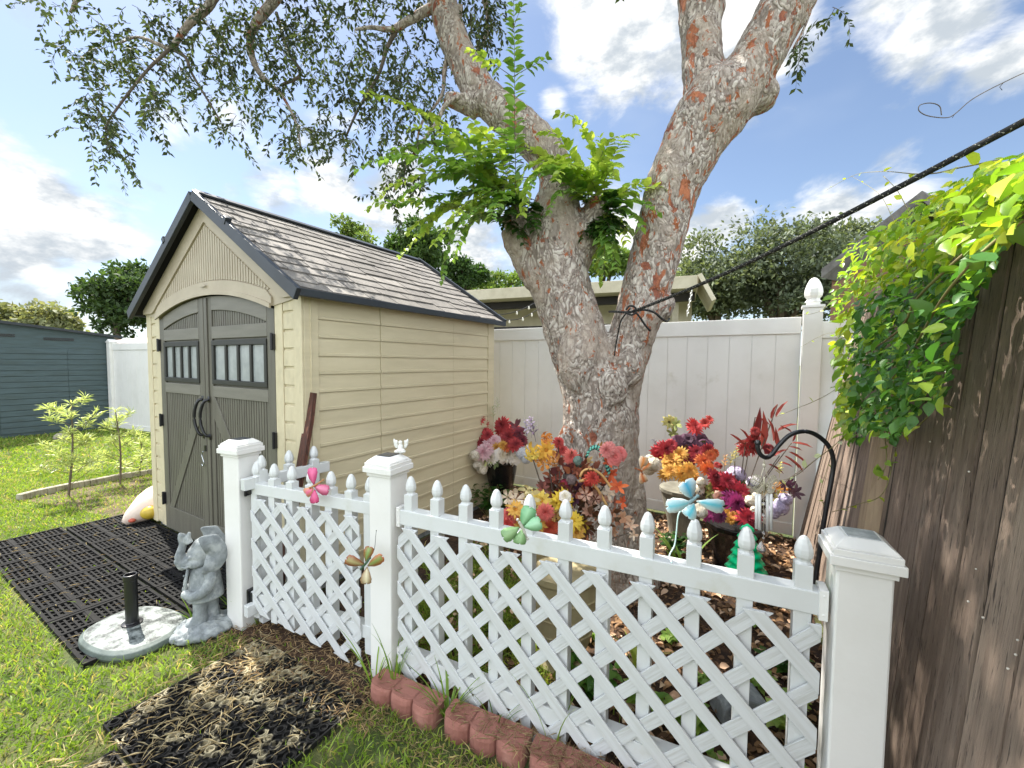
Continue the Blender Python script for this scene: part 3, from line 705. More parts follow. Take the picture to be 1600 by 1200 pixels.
while s_ < 3.75:
    bw = random.uniform(.138, .165); pale = (1.28 < s_+bw/2 < 1.50)
    b = MB(); n = 9; z_top = 1.98+random.uniform(-.02, .02); sh = random.uniform(-.01, .012); vs = []; fs = []; ph = random.uniform(0, 6); offb = random.uniform(.001, .004)
    for k in range(n+1):
        z = z_top*k/n; wv = .004*math.sin(z*4+ph); top = 1
        a0, a1 = s_+.0065+wv*.5, s_+bw-.0065-wv*.4
        if z_top-z < .001: a0 += .03; a1 -= .03
        bow = offb+.002*math.sin(z*1.7+ph)
        for (a, o_) in ((a0, bow), (a1, bow+.003*math.sin(ph)), (a1, bow-.017), (a0, bow-.017)): vs.append(WP(a, z, o_))
    for k in range(n):
        for j in range(4): fs.append((4*k+j, 4*k+4+j, 4*k+4+(j+1) % 4, 4*k+(j+1) % 4))
    fs += [(0, 1, 2, 3), tuple(4*n+j for j in (3, 2, 1, 0))]
    b.add(vs, fs); b.build('board', 'fencewood', wf, world=WA)
    s_ += bw; i += 1
b = MB(); K_ = 30; vs = []
for k in range(K_+1):
    a = -.05+3.78*k/K_; vs += [WP(a, 0, -.0025), WP(a, 1.93, -.0025), WP(a, 0, -.016), WP(a, 1.93, -.016)]
fs = []
for k in range(K_): q = 4*k; fs += [(q, q+4, q+5, q+1), (q+2, q+3, q+7, q+6), (q+1, q+5, q+7, q+3)]
b.add(vs, fs); b.build('seam_shade_sheet', M.setdefault('seam_shade', mat('seam_shade_black', (.022, .016, .013), rough=.9)), wf, world=WA)  # added near-black sheet, paints the shade in the gaps between boards
for z in (.35, 1.0, 1.65):
    mb = MB(); mb.bar(WP(-.05, z, -.05), WP(2.1, z, -.05), .04, .085); mb.bar(WP(2.1, z, -.05), WP(3.7, z, -.05), .04, .085); mb.build('rail', 'fencewood', wf, world=WA)
mb = MB()   # bare pale post face standing in front of the boards
pc = onfence(1372, 800, .0); spc = (pc-WA).dot(WD)
vs = []; fs = []
for k in range(9):
    z = 1.55*k/8; 
    for (a, o_) in ((spc-.075, .0), (spc-.068+.01*math.sin(k), .045), (spc+.05+.008*math.cos(k*2), .045), (spc+.062, .0)): vs.append(WP(a, z, o_))
for k in range(8):
    for j in range(4): fs.append((4*k+j, 4*k+(j+1) % 4, 4*k+4+(j+1) % 4, 4*k+4+j))
fs += [(3, 2, 1, 0), (32, 33, 34, 35)]
mb.add(vs, fs); mb.build('post', 'fencewood_pale', wf, world=WA)
for (u, v) in ((1456, 705), (1380, 663), (1430, 695)):
    p = onfence(u, v, .02) 
# nail heads with white paint flecks
for (u, v) in ((1514, 737), (1525, 889), (1513, 940), (1536, 965), (1587, 1023), (1575, 1045), (1590, 1000), (1453, 690)):
    mb = MB(); p = onfence(u, v, .019); mb.ell(p, random.uniform(.0015, .003), n=6, m=4)
    mb.build('nail', M.setdefault('nail_fleck', None) or M.__setitem__('nail_fleck', mat('nail_fleck', '#c9c2b8', rough=.7)) or M['nail_fleck'], wf, world=WA, smooth=True)

# ================================================================== BIG CRAPE MYRTLE
TREE_O = PY(940, 880, 2.88); TREE_O.z = 0
tree = thing('crape_myrtle_tree', 'big forked crape myrtle with mottled peeling grey and orange bark behind the picket fence', 'tree', TREE_O)
def limb(mb, pts, sub=5, n=20, wob=.0):
    """pts: (u, v, width in photo px, depth Y) -> a tapering tube"""
    P = [PY(u, v, Y) for u, v, w_, Y in pts]; Rr = [w_/2*Y/CAM_F*.95 for u, v, w_, Y in pts]
    mb.tube(spline(P, sub), lerps(Rr, sub), n, wob=wob)
tk = MB()
limb(tk, [(950, 960, 190, 2.86), (948, 900, 165, 2.86), (942, 850, 146, 2.86), (938, 780, 130, 2.86), (937, 700, 124, 2.86), (937, 640, 122, 2.86), (926, 590, 112, 2.86), (904, 540, 98, 2.86), (886, 480, 96, 2.87), (868, 425, 100, 2.88), (862, 380, 100, 2.9), (868, 340, 86, 2.92), (872, 300, 62, 2.94), (868, 270, 56, 2.97), (850, 235, 62, 3.0), (815, 200, 60, 3.05), (775, 168, 57, 3.1), (745, 135, 54, 3.15), (722, 90, 48, 3.2), (703, 45, 46, 3.25), (690, 0, 45, 3.3), (680, -60, 42, 3.4), (676, -130, 38, 3.5)])
limb(tk, [(950, 640, 96, 2.85), (966, 580, 82, 2.83), (986, 530, 74, 2.81), (1004, 470, 78, 2.79), (1020, 410, 80, 2.77), (1036, 350, 80, 2.75), (1052, 290, 86, 2.73), (1078, 235, 94, 2.72), (1100, 195, 104, 2.7), (1122, 165, 112, 2.7), (1150, 140, 92, 2.7), (1178, 100, 78, 2.68), (1205, 50, 76, 2.66), (1232, 0, 78, 2.64), (1262, -60, 74, 2.62), (1300, -130, 66, 2.6)])
limb(tk, [(1105, 190, 70, 2.74), (1100, 140, 62, 2.78), (1097, 90, 60, 2.82), (1094, 40, 60, 2.86), (1091, 0, 60, 2.9), (1088, -70, 56, 2.95), (1085, -140, 50, 3.0)])
# stubs and burls
def pb(u, v, Y, rpx, sq=(1, 1, 1)):
    r_ = rpx*Y/CAM_F; tk.ell(PY(u, v, Y), (r_*sq[0], r_*sq[1], r_*sq[2]))
pb(806, 345, 2.86, 21, (1, 1, 1.1)); pb(822, 385, 2.86, 26, (1, 1, 1.5)); pb(932, 330, 2.84, 21, (1, 1, 1.2)); pb(908, 375, 2.85, 28, (1, 1, 1.4))
limb(tk, [(842, 430, 60, 2.86), (806, 395, 26, 2.85), (792, 360, 20, 2.84)]); limb(tk, [(888, 440, 52, 2.88), (912, 380, 46, 2.85), (930, 330, 36, 2.83)])
pb(1188, 150, 2.67, 25)
limb(tk, [(1010, 480, 60, 2.76), (1035, 480, 44, 2.72), (1047, 473, 22, 2.70)]); pb(1041, 474, 2.7, 15)
limb(tk, [(745, 165, 44, 3.1), (718, 160, 26, 3.08), (694, 152, 20, 3.06)]); pb(958, 605, 2.62, 24, (1, .6, 1.3)); pb(985, 575, 2.66, 22, (1, .6, 1.4))
pb(1104, 20, 2.84, 26); pb(1060, 240, 2.70, 26); pb(905, 560, 2.68, 34, (1, .6, 1.6)); pb(885, 720, 2.72, 20, (1, .8, 3)); pb(985, 800, 2.75, 26, (1, .8, 3))
trunk = tk.build('trunk', 'bark', tree, world=TREE_O, smooth=True); remesh(trunk, .014, 2, (.09, .026))
# thin branches of the drooping crown
BR = [
 [(722, 20, 20, 3.28), (680, 12, 16, 3.25), (640, 32, 13, 3.2), (612, 46, 9, 3.18), (580, 43, 6, 3.15), (555, 46, 4, 3.12)],
 [(622, 42, 9, 3.2), (605, 75, 6, 3.22), (590, 120, 5, 3.22), (560, 170, 4, 3.2), (540, 215, 3, 3.2)],
 [(672, -160, 26, 3.5), (560, -120, 22, 3.5), (480, -60, 19, 3.5), (425, 5, 16, 3.45), (398, 40, 13, 3.4), (390, 70, 12, 3.4), (400, 105, 9, 3.38), (420, 130, 8, 3.38), (440, 148, 5, 3.36), (462, 190, 4, 3.35), (470, 230, 3, 3.3)],
 [(440, 133, 5, 3.38), (470, 115, 5, 3.38), (450, 80, 5, 3.4), (432, 20, 5, 3.44)],
 [(560, -120, 22, 3.5), (430, -70, 18, 3.4), (345, -15, 15, 3.3), (325, 12, 13, 3.28), (295, 38, 11, 3.25), (267, 75, 8, 3.2), (250, 70, 6, 3.2), (215, 58, 4, 3.2), (180, 70, 3, 3.15)],
 [(267, 75, 7, 3.2), (290, 90, 5, 3.2), (300, 115, 4, 3.22), (330, 165, 3, 3.22), (345, 190, 2.5, 3.2)],
 [(267, 75, 6, 3.2), (230, 110, 4, 3.15), (190, 160, 3.5, 3.1), (165, 200, 3, 3.1), (172, 235, 2.2, 3.1)],
 [(345, -15, 10, 3.3), (230, -30, 8, 3.3), (130, -5, 6, 3.3), (110, 20, 4, 3.3)],
 [(775, 168, 14, 3.1), (735, 150, 10, 3.05), (700, 160, 8, 3.0), (680, 195, 6, 3.0), (640, 250, 5, 3.0), (615, 300, 4, 2.95)],
 [(676, -130, 22, 3.5), (720, -100, 18, 3.6), (750, -30, 12, 3.6), (762, 40, 6, 3.6), (745, 90, 4, 3.6)],
 [(705, 60, 10, 3.25), (695, 110, 7, 3.25), (690, 150, 5, 3.25), (660, 190, 4, 3.2), (650, 230, 3, 3.2)],
 [(1262, -60, 12, 2.6), (1268, 0, 6, 2.6), (1258, 40, 4, 2.6), (1240, 75, 3, 2.6)],
]
for b in BR:
    mb = MB(); limb(mb, b, 4, 7, .06); mb.build('branch', 'twig' if max(x[2] for x in b) < 10 else 'bark', tree, world=TREE_O, smooth=True)
# drooping twigs with small leaves; the blobs give (u, v, radius px, depth, twigs)
BL = [(140, 60, 60, 3.2, 16), (215, 80, 65, 3.2, 34), (170, 120, 50, 3.15, 18), (300, 60, 60, 3.3, 26), (255, 130, 55, 3.2, 24), (150, 180, 40, 3.1, 20), (165, 215, 28, 3.1, 12), (240, 160, 30, 3.1, 8), (180, 243, 20, 3.05, 6),
      (340, 130, 40, 3.3, 12), (350, 185, 34, 3.25, 14), (320, 20, 55, 3.4, 16), (380, 60, 50, 3.4, 18), (430, 30, 60, 3.45, 26), (480, 40, 60, 3.4, 26), (470, 90, 50, 3.4, 24), (430, 130, 45, 3.35, 20), (455, 200, 34, 3.3, 14), (465, 232, 24, 3.3, 10), (420, 175, 24, 3.3, 5),
      (540, 80, 50, 3.3, 20), (560, 130, 50, 3.2, 24), (600, 110, 45, 3.2, 18), (535, 190, 40, 3.2, 14), (590, 175, 50, 3.15, 22), (530, 235, 30, 3.15, 10), (620, 60, 40, 3.3, 12), (600, 5, 50, 3.3, 16), (640, 150, 40, 3.1, 18), (680, 110, 45, 3.4, 24), (690, 165, 34, 3.3, 10),
      (730, 30, 50, 3.6, 34), (755, 75, 30, 3.6, 18), (745, 20, 40, 3.6, 20), (650, 10, 40, 3.5, 16), (640, 215, 40, 3.1, 16), (610, 280, 40, 3.0, 10), (650, 270, 35, 3.0, 10), (100, 10, 40, 3.3, 8), (60, 10, 8, 3.3, 2), (370, 20, 40, 3.5, 14), (520, 10, 60, 3.5, 26), (250, 10, 60, 3.4, 18), (1262, 60, 22, 2.58, 5), (1300, 12, 14, 2.58, 2)]
LP, LD, LN_, LS = [], [], [], []; tw = MB()
def add_twig(p, ln, droop, sp=.021, size=(.036, .054), r0=.0022, dirn=None):
    d = dirn if dirn is not None else Vector((random.gauss(0, 1), random.gauss(0, 1), random.gauss(-.2, .5))).normalized()
    pts = [p.copy()]; n = max(3, int(ln/.03)); q = p.copy(); s = Vector((random.gauss(0, .25), random.gauss(0, .25), 0))
    for i in range(n):
        d = (d+Vector((0, 0, -droop))+s*.3+Vector((random.gauss(0, .12), random.gauss(0, .12), random.gauss(0, .1)))).normalized(); q = q+d*.03; pts.append(q.copy())
        for k in (0, 1):
            if random.random() < .93:
                sd = d.cross(Vector((random.gauss(0, .3), random.gauss(0, .3), 1))); sd = sd.normalized() if sd.length > .01 else Vector((1, 0, 0))
                ld = (d*.6+sd*(1 if k else -1)*.8+Vector((0, 0, random.uniform(-.7, .15)))).normalized()
                LP.append(q+d*random.uniform(-.01, .01)); LD.append(ld); LN_.append((random.gauss(0, .6), random.gauss(0, .6), 1)); LS.append(random.uniform(*size))
    return pts
for (u, v, r_, Y, n) in BL:
    for i in range(int(n*1.05)):
        rr = r_*math.sqrt(random.random()); a = random.uniform(0, 6.28); Yj = Y+random.gauss(0, .16)
        p = PY(u+rr*math.cos(a), v+rr*math.sin(a)-8, Yj)
        pts = add_twig(p, random.uniform(.14, .30), random.uniform(.1, .35)); tw.tube(pts, lerps([.0022, .0007], len(pts)-1), 3, cap=False)
# the crown above the frame: closes over the shed and garden and casts the dappled shade
def over(cx, cy, cz, rx, ry, rz_, n):
    for i in range(n):
        while True:
            a = [random.uniform(-1, 1) for _ in range(3)]
            if .15 < sum(x*x for x in a) < 1: break
        p = Vector((cx+a[0]*rx, cy+a[1]*ry, cz+a[2]*rz_))
        q = p-Vector((0, 0, CAM_H))
        el = math.atan2(q.z, q.y) if q.y > 0 else 3
        if q.y > 0 and el < R(42): continue
        add_twig(p, random.uniform(.18, .4), random.uniform(.05, .3), size=(.05, .075))
OVER = [(-.7, 3.0, 5.4, .9, .7, .5, 200), (.1, 4.2, 6.6, 1.3, .8, .5, 220), (-1.2, 3.2, 5.0, 1.5, 1.1, .8, 330), (.3, 2.9, 5.2, 1.3, 1.1, .8, 260), (1.8, 2.6, 5.1, 1.2, 1.1, .8, 150), (-2.6, 3.0, 4.9, 1.1, 1.0, .7, 130), (-.2, 1.6, 5.1, 1.3, .9, .7, 120), (-1.0, 4.4, 6.1, 1.4, .9, .7, 230), (-2.6, 1.2, 4.8, 1.2, .9, .6, 70), (.7, 3.9, 6.1, 1.2, .9, .6, 130)]  # first two unseen clusters added to shade the wooden fence
nvis = len(LP)
for o_ in OVER: over(*o_)
C = np.vstack([cols(nvis, '#364530', '#56653e', .3), cols(len(LP)-nvis, '#3d5226', '#5f7440', .3)])
crown = leaves('crown', T_SMALL, LP, LD, LN_, LS, C, 'leaf', tree, TREE_O)
tw.build('twigs', 'twig', tree, world=TREE_O)
for pts in ([(1300, -130, 66, 2.6), (1380, -300, 50, 2.6), (1440, -520, 30, 2.6)], [(1085, -140, 50, 3.0), (1040, -300, 44, 3.1), (960, -520, 24, 3.2)], [(676, -130, 38, 3.5), (700, -260, 34, 3.7), (760, -420, 20, 3.9)], [(676, -130, 30, 3.5), (540, -300, 26, 3.4), (420, -480, 16, 3.3)]):
    mb = MB(); limb(mb, pts, 4, 10, .05); mb.build('branch', 'bark', tree, world=TREE_O, smooth=True)
# bright young shoots from the two pollard knobs
SP, SDr, SN, SS, SC = [], [], [], [], []; st = MB()
def shoot(p, dirn, ln, size=.05, droop=.12, col=('#5c8a2c', '#86ab3c'), sp=.032, jit=.05, mbx=st, w0=.0028, side=True):
    d = Vector(dirn).normalized(); q = Vector(p); pts = [q.copy()]; n = int(ln/sp); pl = d.cross(Vector((0, 0, 1))); pl = pl.normalized() if pl.length > .05 else Vector((1, 0, 0))
    for i in range(n):
        d = (d+Vector((random.gauss(0, jit), random.gauss(0, jit), random.gauss(0, jit)-droop*(i/n)))).normalized(); q = q+d*sp; pts.append(q.copy())
        if i < 2: continue
        tt = i/n; sz = 1.34*size*(.75+.5*math.sin(math.pi*min(1, tt+.15)))*random.uniform(.8, 1.15)
        for k in (-1, 1):
            sd = (pl*k+Vector((random.gauss(0, .25), random.gauss(0, .25), random.gauss(0, .25)))).normalized()
            SP.append(q.copy()); SDr.append((d*.55+sd*.85+Vector((0, 0, -.1))).normalized()); SN.append((random.gauss(0, .35), random.gauss(0, .35)-.15, 1)); SS.append(sz); SC.append(cols(1, col[0], col[1], .15)[0])
    if len(pts) > 1: mbx.tube(pts, lerps([w0, .0008], len(pts)-1), 4, cap=False)
def sh_px(u0, v0, u1, v1, Y0, Y1, size=.05, **k):
    a, b = PY(u0, v0, Y0), PY(u1, v1, Y1); shoot(a, (b-a)+Vector((0, 0, .10*(b-a).length)), (b-a).length*1.16, size, **k)
G2 = ('#668f40', '#93b65c'); G3 = ('#96b64a', '#c0d46c')
for (u1, v1) in ((600, 200), (580, 230), (620, 250), (640, 190), (650, 160), (670, 240), (700, 200), (660, 290), (630, 300), (700, 260), (720, 230), (740, 210), (690, 330), (670, 350), (655, 325), (715, 300), (730, 280), (760, 220), (700, 370), (730, 360), (610, 330), (680, 170), (745, 260), (600, 280), (640, 345), (712, 330), (770, 190), (750, 330), (735, 180), (705, 230)):
    for _ in (0,): sh_px(800+random.uniform(-24, 50), 312+random.uniform(-60, 24), u1+random.uniform(-14, 14), v1+random.uniform(-12, 12), 2.84, 2.84+random.uniform(-.45, .25), random.uniform(.042, .056), col=random.choice((G2, G2, G3)), droop=random.uniform(.0, .10))
sh_px(806, 330, 800, 0, 2.7, 2.66, .046, col=G2, droop=.0, jit=.006); sh_px(801, 120, 740, 84, 2.68, 2.6, .040, col=G3, droop=.03, jit=.02); sh_px(801, 120, 850, 96, 2.68, 2.6, .040, col=G2, droop=.03, jit=.02); sh_px(800, 50, 815, 8, 2.66, 2.6, .042, col=G2, jit=.02)
for (u1, v1) in ((830, 150), (760, 130), (905, 170), (870, 180), (850, 185), (895, 190), (880, 230), (930, 240), (990, 205), (1000, 200), (960, 270), (1010, 280), (1030, 270), (980, 300), (1000, 330), (960, 340), (985, 360), (940, 410), (920, 425), (975, 400), (860, 270), (840, 220), (905, 250), (945, 230), (1025, 300), (955, 370), (900, 300), (1015, 345)):
    for _ in (0,): sh_px(932+random.uniform(-18, 18), 320+random.uniform(-14, 16), u1+random.uniform(-10, 10), v1+random.uniform(-10, 10), 2.8, 2.8+random.uniform(-.4, .2), random.uniform(.042, .058), col=random.choice((G2, G3, G3)), droop=random.uniform(.05, .3))
for (c_, n, rr) in (((815, 335), 20, 20), ((940, 335), 24, 24), ((800, 350), 8, 18)):
    for _ in range(n):
        a = random.uniform(0, 6.28); sh_px(c_[0]+random.uniform(-8, 8), c_[1]+random.uniform(-8, 8), c_[0]+rr*1.6*math.cos(a), c_[1]+rr*1.3*math.sin(a), 2.8, 2.8+random.uniform(-.25, .1), .04, col=('#2d4a1f', '#43682a'), droop=.2)
leaves('shoot_leaves', T_OVATE, SP, SDr, SN, SS, SC, 'leaf_gloss', tree, TREE_O)
st.build('shoot_stems', 'twig', tree, world=TREE_O)

# ================================================================== BACKGROUND TREES
def bgtree(name, label, u, v, Y, rpx, trunk_v, c1, c2, n=5200, blobs=14, sq=.8, ls=.16, group='trees beyond the fences', seed=1, mats='leaf', hole=.0):
    rr = random.Random(seed); c = PY(u, v, Y); r_ = rpx*Y/CAM_F; base = Vector((c.x, c.y, 0))
    t = thing(name, label, 'tree', base, 0, group)
    mb = MB(); mb.tube(spline([base+Vector((0, 0, -.1)), base+Vector((.05*r_, 0, c.z*.5)), c], 4), lerps([r_*.11, r_*.07, r_*.03], 4), 8)
    tr_ = mb.build('trunk', 'twig', t, world=base, smooth=True)
    cs = []
    for i in range(blobs):
        while True:
            a = Vector([rr.uniform(-1, 1) for _ in range(3)])
            if a.length < 1: break
        q = c+Vector((a.x*r_*.78, a.y*r_*.6, a.z*r_*sq*.75)); cs.append((q, r_*rr.uniform(.22, .42)))
        m2 = MB(); mid = c.lerp(q, .5)-Vector((0, 0, r_*.15)); m2.tube(spline([base+Vector((0, 0, c.z*.6)), mid, q], 3), lerps([r_*.04, r_*.022, r_*.008], 3), 5); 
        if i < 7: m2.build('limb', 'twig', t, world=base, smooth=True)
    P = []; Dn = []
    per = n//blobs
    for q, br in cs:
        d = rdir(per); d[:, 2] = np.where(d[:, 2] < -.5, -d[:, 2]*.5, d[:, 2]); rad = br*(.55+.5*rng.random((per, 1))); w_ = 1+.35*np.sin(d[:, :1]*7+seed)*np.cos(d[:, 1:2]*9)
        P.append(np.array(q)+d*rad*w_*np.array([1, 1, .75])); Dn.append(d*.4+rdir(per))
    P = np.vstack(P); Dn = np.vstack(Dn); k = len(P)
    leaves('crown', T_OVATE if ls > .3 else T_SMALL, P, Dn, rdir(k)+np.array([0, 0, .9]), rng.uniform(ls*.6, ls*1.3, k), cols(k, c1, c2, .3), mats, t, base)
    return t
bgtree('oak_tree', 'round dark green tree rising behind the dark shed on the left', 178, 470, 24, 72, 530, '#2c4420', '#506838', 9000, 22, .85, .30, seed=3)
bgtree('oak_tree', 'round dark green tree half hidden by the left roof edge of the cream shed', 235, 465, 26, 56, 530, '#2c4420', '#506838', 4500, 14, 1.1, .30, seed=33)
bgtree('pale_tree', 'pale olive tree far beyond the dark shed at the left picture edge', 45, 510, 34, 66, 530, '#77805a', '#9a9a70', 6000, 18, .6, .34, seed=5)
bgtree('pale_tree', 'small yellowish bush tree between the pale tree and the round dark tree', 95, 535, 30, 38, 530, '#70804a', '#97a05c', 2500, 10, .5, .3, seed=6)
bgtree('small_tree', 'thin leafy tree top showing just above the shed ridge', 545, 372, 11, 46, 400, '#4f6b2c', '#7c9048', 1500, 9, .8, .13, seed=8)
bgtree('evergreen_tree', 'dense dark evergreen above the middle of the shed roof', 662, 392, 12, 62, 440, '#33501f', '#56733a', 9000, 20, 1.05, .13, seed=9)
bgtree('evergreen_tree', 'small dark evergreen just right of the shed roof slope', 726, 428, 12, 42, 440, '#2f4c22', '#4d6c34', 5000, 14, .9, .13, seed=10)
bgtree('hedge_tree', 'low light green hedge tree above the patio roof left of the trunk', 785, 452, 14, 50, 450, '#5a7a30', '#8a9f50', 4200, 14, .5, .14, seed=11)
bgtree('small_tree', 'green tree seen in the fork between the two big limbs', 940, 412, 13, 74, 440, '#4a6a2a', '#7f9a44', 7000, 18, .5, .15, seed=12)
bgtree('oak_tree', 'grey green oak right of the big trunk, lower part behind the patio roof', 1120, 440, 15, 95, 500, '#56644a', '#7d8868', 13000, 32, .8, .17, seed=13)
bgtree('oak_tree', 'broad grey green oak behind the corner post and under the rope', 1225, 440, 14, 125, 500, '#4a5840', '#78836a', 22000, 46, .8, .16, seed=14)
bgtree('oak_tree', 'grey green oak top at the right end of the row, behind the vine', 1325, 415, 15, 90, 500, '#4f5c42', '#7b866a', 12000, 30, .8, .17, seed=15)

# ================================================================== PATIO ROOF BEHIND THE FENCE
M['cream_paint'] = mat('cream_paint', '#c9c1ab', '#b8b098', 5, .7, .001, 60)
M['dark_beam'] = mat('dark_beam', '#2b2723', '#1f1c19', 6, .7)
pa = Vector((-1.9, 8.0, 0)); pbb = PY(1090, 428, 6.1); pbb.z = 0; pdir = (pbb-pa).normalized(); pn = Vector((-pdir.y, pdir.x, 0))
patio = thing('patio_cover', 'cream patio roof with dark beams showing above the white fence behind the tree', 'patio cover', pa)
pl_ = (pbb-pa).length
def pbx(name, m, s0, s1, n0, n1, z0, z1, bevel=.004):
    mb = MB(); c = [(s0, n0), (s1, n0), (s1, n1), (s0, n1)]; vs = [pa+pdir*a+pn*b+Vector((0, 0, z)) for z in (z0, z1) for a, b in c]
    mb.add(vs, [(0,3,2,1),(4,5,6,7),(0,1,5,4),(1,2,6,5),(2,3,7,6),(3,0,4,7)]); return mb.build(name, m, patio, world=pa, bevel=bevel)
pbx('roof', 'cream_paint', -3, pl_, 0, 1.5, 2.60, 2.78)
pbx('beam', 'dark_beam', -3, pl_-.02, .35, .47, 2.47, 2.595)
pbx('beam', 'dark_beam', -3, pl_-.02, .3, .42, 2.06, 2.14)
pbx('post', 'cream_paint', pl_-.35, pl_-.25, .5, .6, 0, 2.46)
pbx('post', 'cream_paint', .9, 1.0, .5, .6, 0, 2.46)
pbx('house_wall', 'cream_paint', -3, pl_-.05, 1.25, 1.4, 0, 2.6)
mb = MB(); e = [pa+pdir*pl_+Vector((0, 0, 2.785)), pa+pdir*(pl_+.20)+Vector((0, 0, 2.40))]
vs = []
for q in e:
    for nn_ in (0, 1.4): vs += [q+pn*nn_, q+pn*nn_+Vector((.06, 0, .03))]
mb.add(vs, [(0, 2, 6, 4), (1, 5, 7, 3), (0, 4, 5, 1), (2, 3, 7, 6), (0, 1, 3, 2), (4, 6, 7, 5)]); mb.build('roof_flashing', 'cream_paint', patio, world=pa)
sl = thing('string_lights', 'string of small bulbs sagging under the patio roof left of the trunk', 'lights', PY(800, 490, 6.3))
base = sl.location.copy(); mb = MB(); bulbs = []
for (a, b) in (((752, 490), (845, 468)), ((775, 497), (845, 480))):
    pts = [PY(a[0]+(b[0]-a[0])*t, a[1]+(b[1]-a[1])*t+10*math.sin(math.pi*t), 6.3) for t in [k/10 for k in range(11)]]; mb.tube(pts, .006, 5)
    bulbs += [pts[3], pts[6], pts[8]]
mb.build('wire', 'blackmetal', sl, world=base)
M['bulb'] = mat('bulb_glass', '#e8e4d6', rough=.2)
for p in bulbs:
    mb = MB(); mb.lathe([(.008, 0), (.009, -.012), (.015, -.028), (.014, -.042), (.005, -.054)], p, 10); mb.build('bulb', 'bulb', sl, world=base, smooth=True)
# hanging chain hook
ch = thing('hanging_chain', 'white chain hanging from the dark patio beam right of the trunk', 'chain', PY(1078, 470, 6.0))
mb = MB(); base = ch.location.copy()
for k in range(9):
    c = PY(1081-k*.9, 455+k*4.6, 6.0); mb.tube([c+Vector((math.cos(a)*.016*(1 if k % 2 else .3), math.cos(a)*.012, math.sin(a)*.026)) for a in [i*math.pi/4 for i in range(9)]], .006, 5)
mb.build('links', 'vinyl', ch, world=base, smooth=True)

# ================================================================== DARK SHED, FAR FENCE, PEACH HOUSE
q0 = G(184, 668); q1 = G(0, 686); dv = (q1-q0).normalized(); L_ = 5.2
ds = thing('dark_shed', 'dark green-grey resin shed with horizontal siding and slot vents at the left edge', 'shed', q0, math.atan2(dv.y, dv.x))
# local: x runs from the far right corner towards the left edge of the picture; y<0 is away... (camera side is +y or -y)
ny = Vector((-dv.y, dv.x, 0)); cs_ = 1 if (Vector((0, 0, 0))-q0).dot(ny) > 0 else -1
def fy(y): return y*cs_
def bx2(mb, x0, x1, ya, yb, z0, z1): mb.box(x0, x1, min(fy(ya), fy(yb)), max(fy(ya), fy(yb)), z0, z1)
def ztop(x): return 1.96+.115*x
mb = MB()
for (a, b, off) in ((.0, .72, 0), (.725, 1.63, .003), (1.635, 2.6, 0), (2.605, 3.6, .003), (3.605, L_, 0)):
    z = .08
    while z < 1.66:
        mb.prism([(0, z), (.015+off, z), (.010+off, z+.100), (0, z+.104)], lambda p, q, t: (t, fy(p), q), a, b); z += .108
mb.add([(0, fy(0), 0), (L_, fy(0), 0), (L_, fy(0), ztop(L_)), (0, fy(0), ztop(0)), (0, fy(-2), 0), (L_, fy(-2), 0), (L_, fy(-2), ztop(L_)), (0, fy(-2), ztop(0))], [(0,3,2,1),(4,5,6,7),(0,1,5,4),(1,2,6,5),(2,3,7,6),(3,0,4,7)])
mb.build('wall', 'dark_shed', ds)
mb = MB(); x0, x1 = -.12, L_+.1
mb.add([(x0, fy(.08), ztop(x0)), (x1, fy(.08), ztop(x1)), (x1, fy(-2.1), ztop(x1)+.1), (x0, fy(-2.1), ztop(x0)+.1), (x0, fy(.08), ztop(x0)+.05), (x1, fy(.08), ztop(x1)+.05), (x1, fy(-2.1), ztop(x1)+.15), (x0, fy(-2.1), ztop(x0)+.15)], [(0,3,2,1),(4,5,6,7),(0,1,5,4),(1,2,6,5),(2,3,7,6),(3,0,4,7)])
mb.build('roof', 'slate', ds)
for (a, z) in ((.62, 1.86), (1.40, 1.90)):
    for dz in (0, .03):
        mb = MB(); bx2(mb, a, a+.42, .001, .012, z+dz, z+dz+.018); mb.build('vent', 'blackmetal', ds)
ph = thing('peach_house', 'low peach walled building with a pale pinkish roof beyond the far white fence', 'building', PY(225, 560, 14))
base = Vector(ph.location); base.z = 0; ph.location = base
M['peach'] = mat('peach_stucco', '#d9a98a', '#cf9d7d', 4, .8); M['pinkroof'] = mat('pale_pink_roof', '#d5c0b8', '#c8afa6', 6, .8, .003, 20)
a = PY(150, 548, 14); b = PY(330, 548, 12.4); hd = Vector((b.x-a.x, b.y-a.y, 0)); hn = Vector((-hd.y, hd.x, 0)).normalized()
mb = MB(); zz = 1.95
def pr(p, n_, z): return Vector((p.x, p.y, 0))+hn*n_+Vector((0, 0, z))
vs = [pr(a, 0, 0), pr(b, 0, 0), pr(b, 4, 0), pr(a, 4, 0), pr(a, 0, zz), pr(b, 0, zz), pr(b, 4, zz), pr(a, 4, zz)]
mb.add(vs, [(0,3,2,1),(4,5,6,7),(0,1,5,4),(1,2,6,5),(2,3,7,6),(3,0,4,7)]); mb.build('wall', 'peach', ph, world=base)
mb = MB(); z2 = 2.0
vs = [pr(a, -.3, zz), pr(b, -.3, zz), pr(b, 4.3, zz), pr(a, 4.3, zz), pr(a, 1.9, zz+.42), pr(b, 1.9, zz+.42), pr(a, -.3, zz+.06), pr(b, -.3, zz+.06)]
mb.add(vs, [(0, 3, 2, 1), (0, 1, 7, 6), (6, 7, 5, 4), (4, 5, 2, 3), (0, 6, 4, 3), (1, 2, 5, 7)]); mb.build('roof', 'pinkroof', ph, world=base)
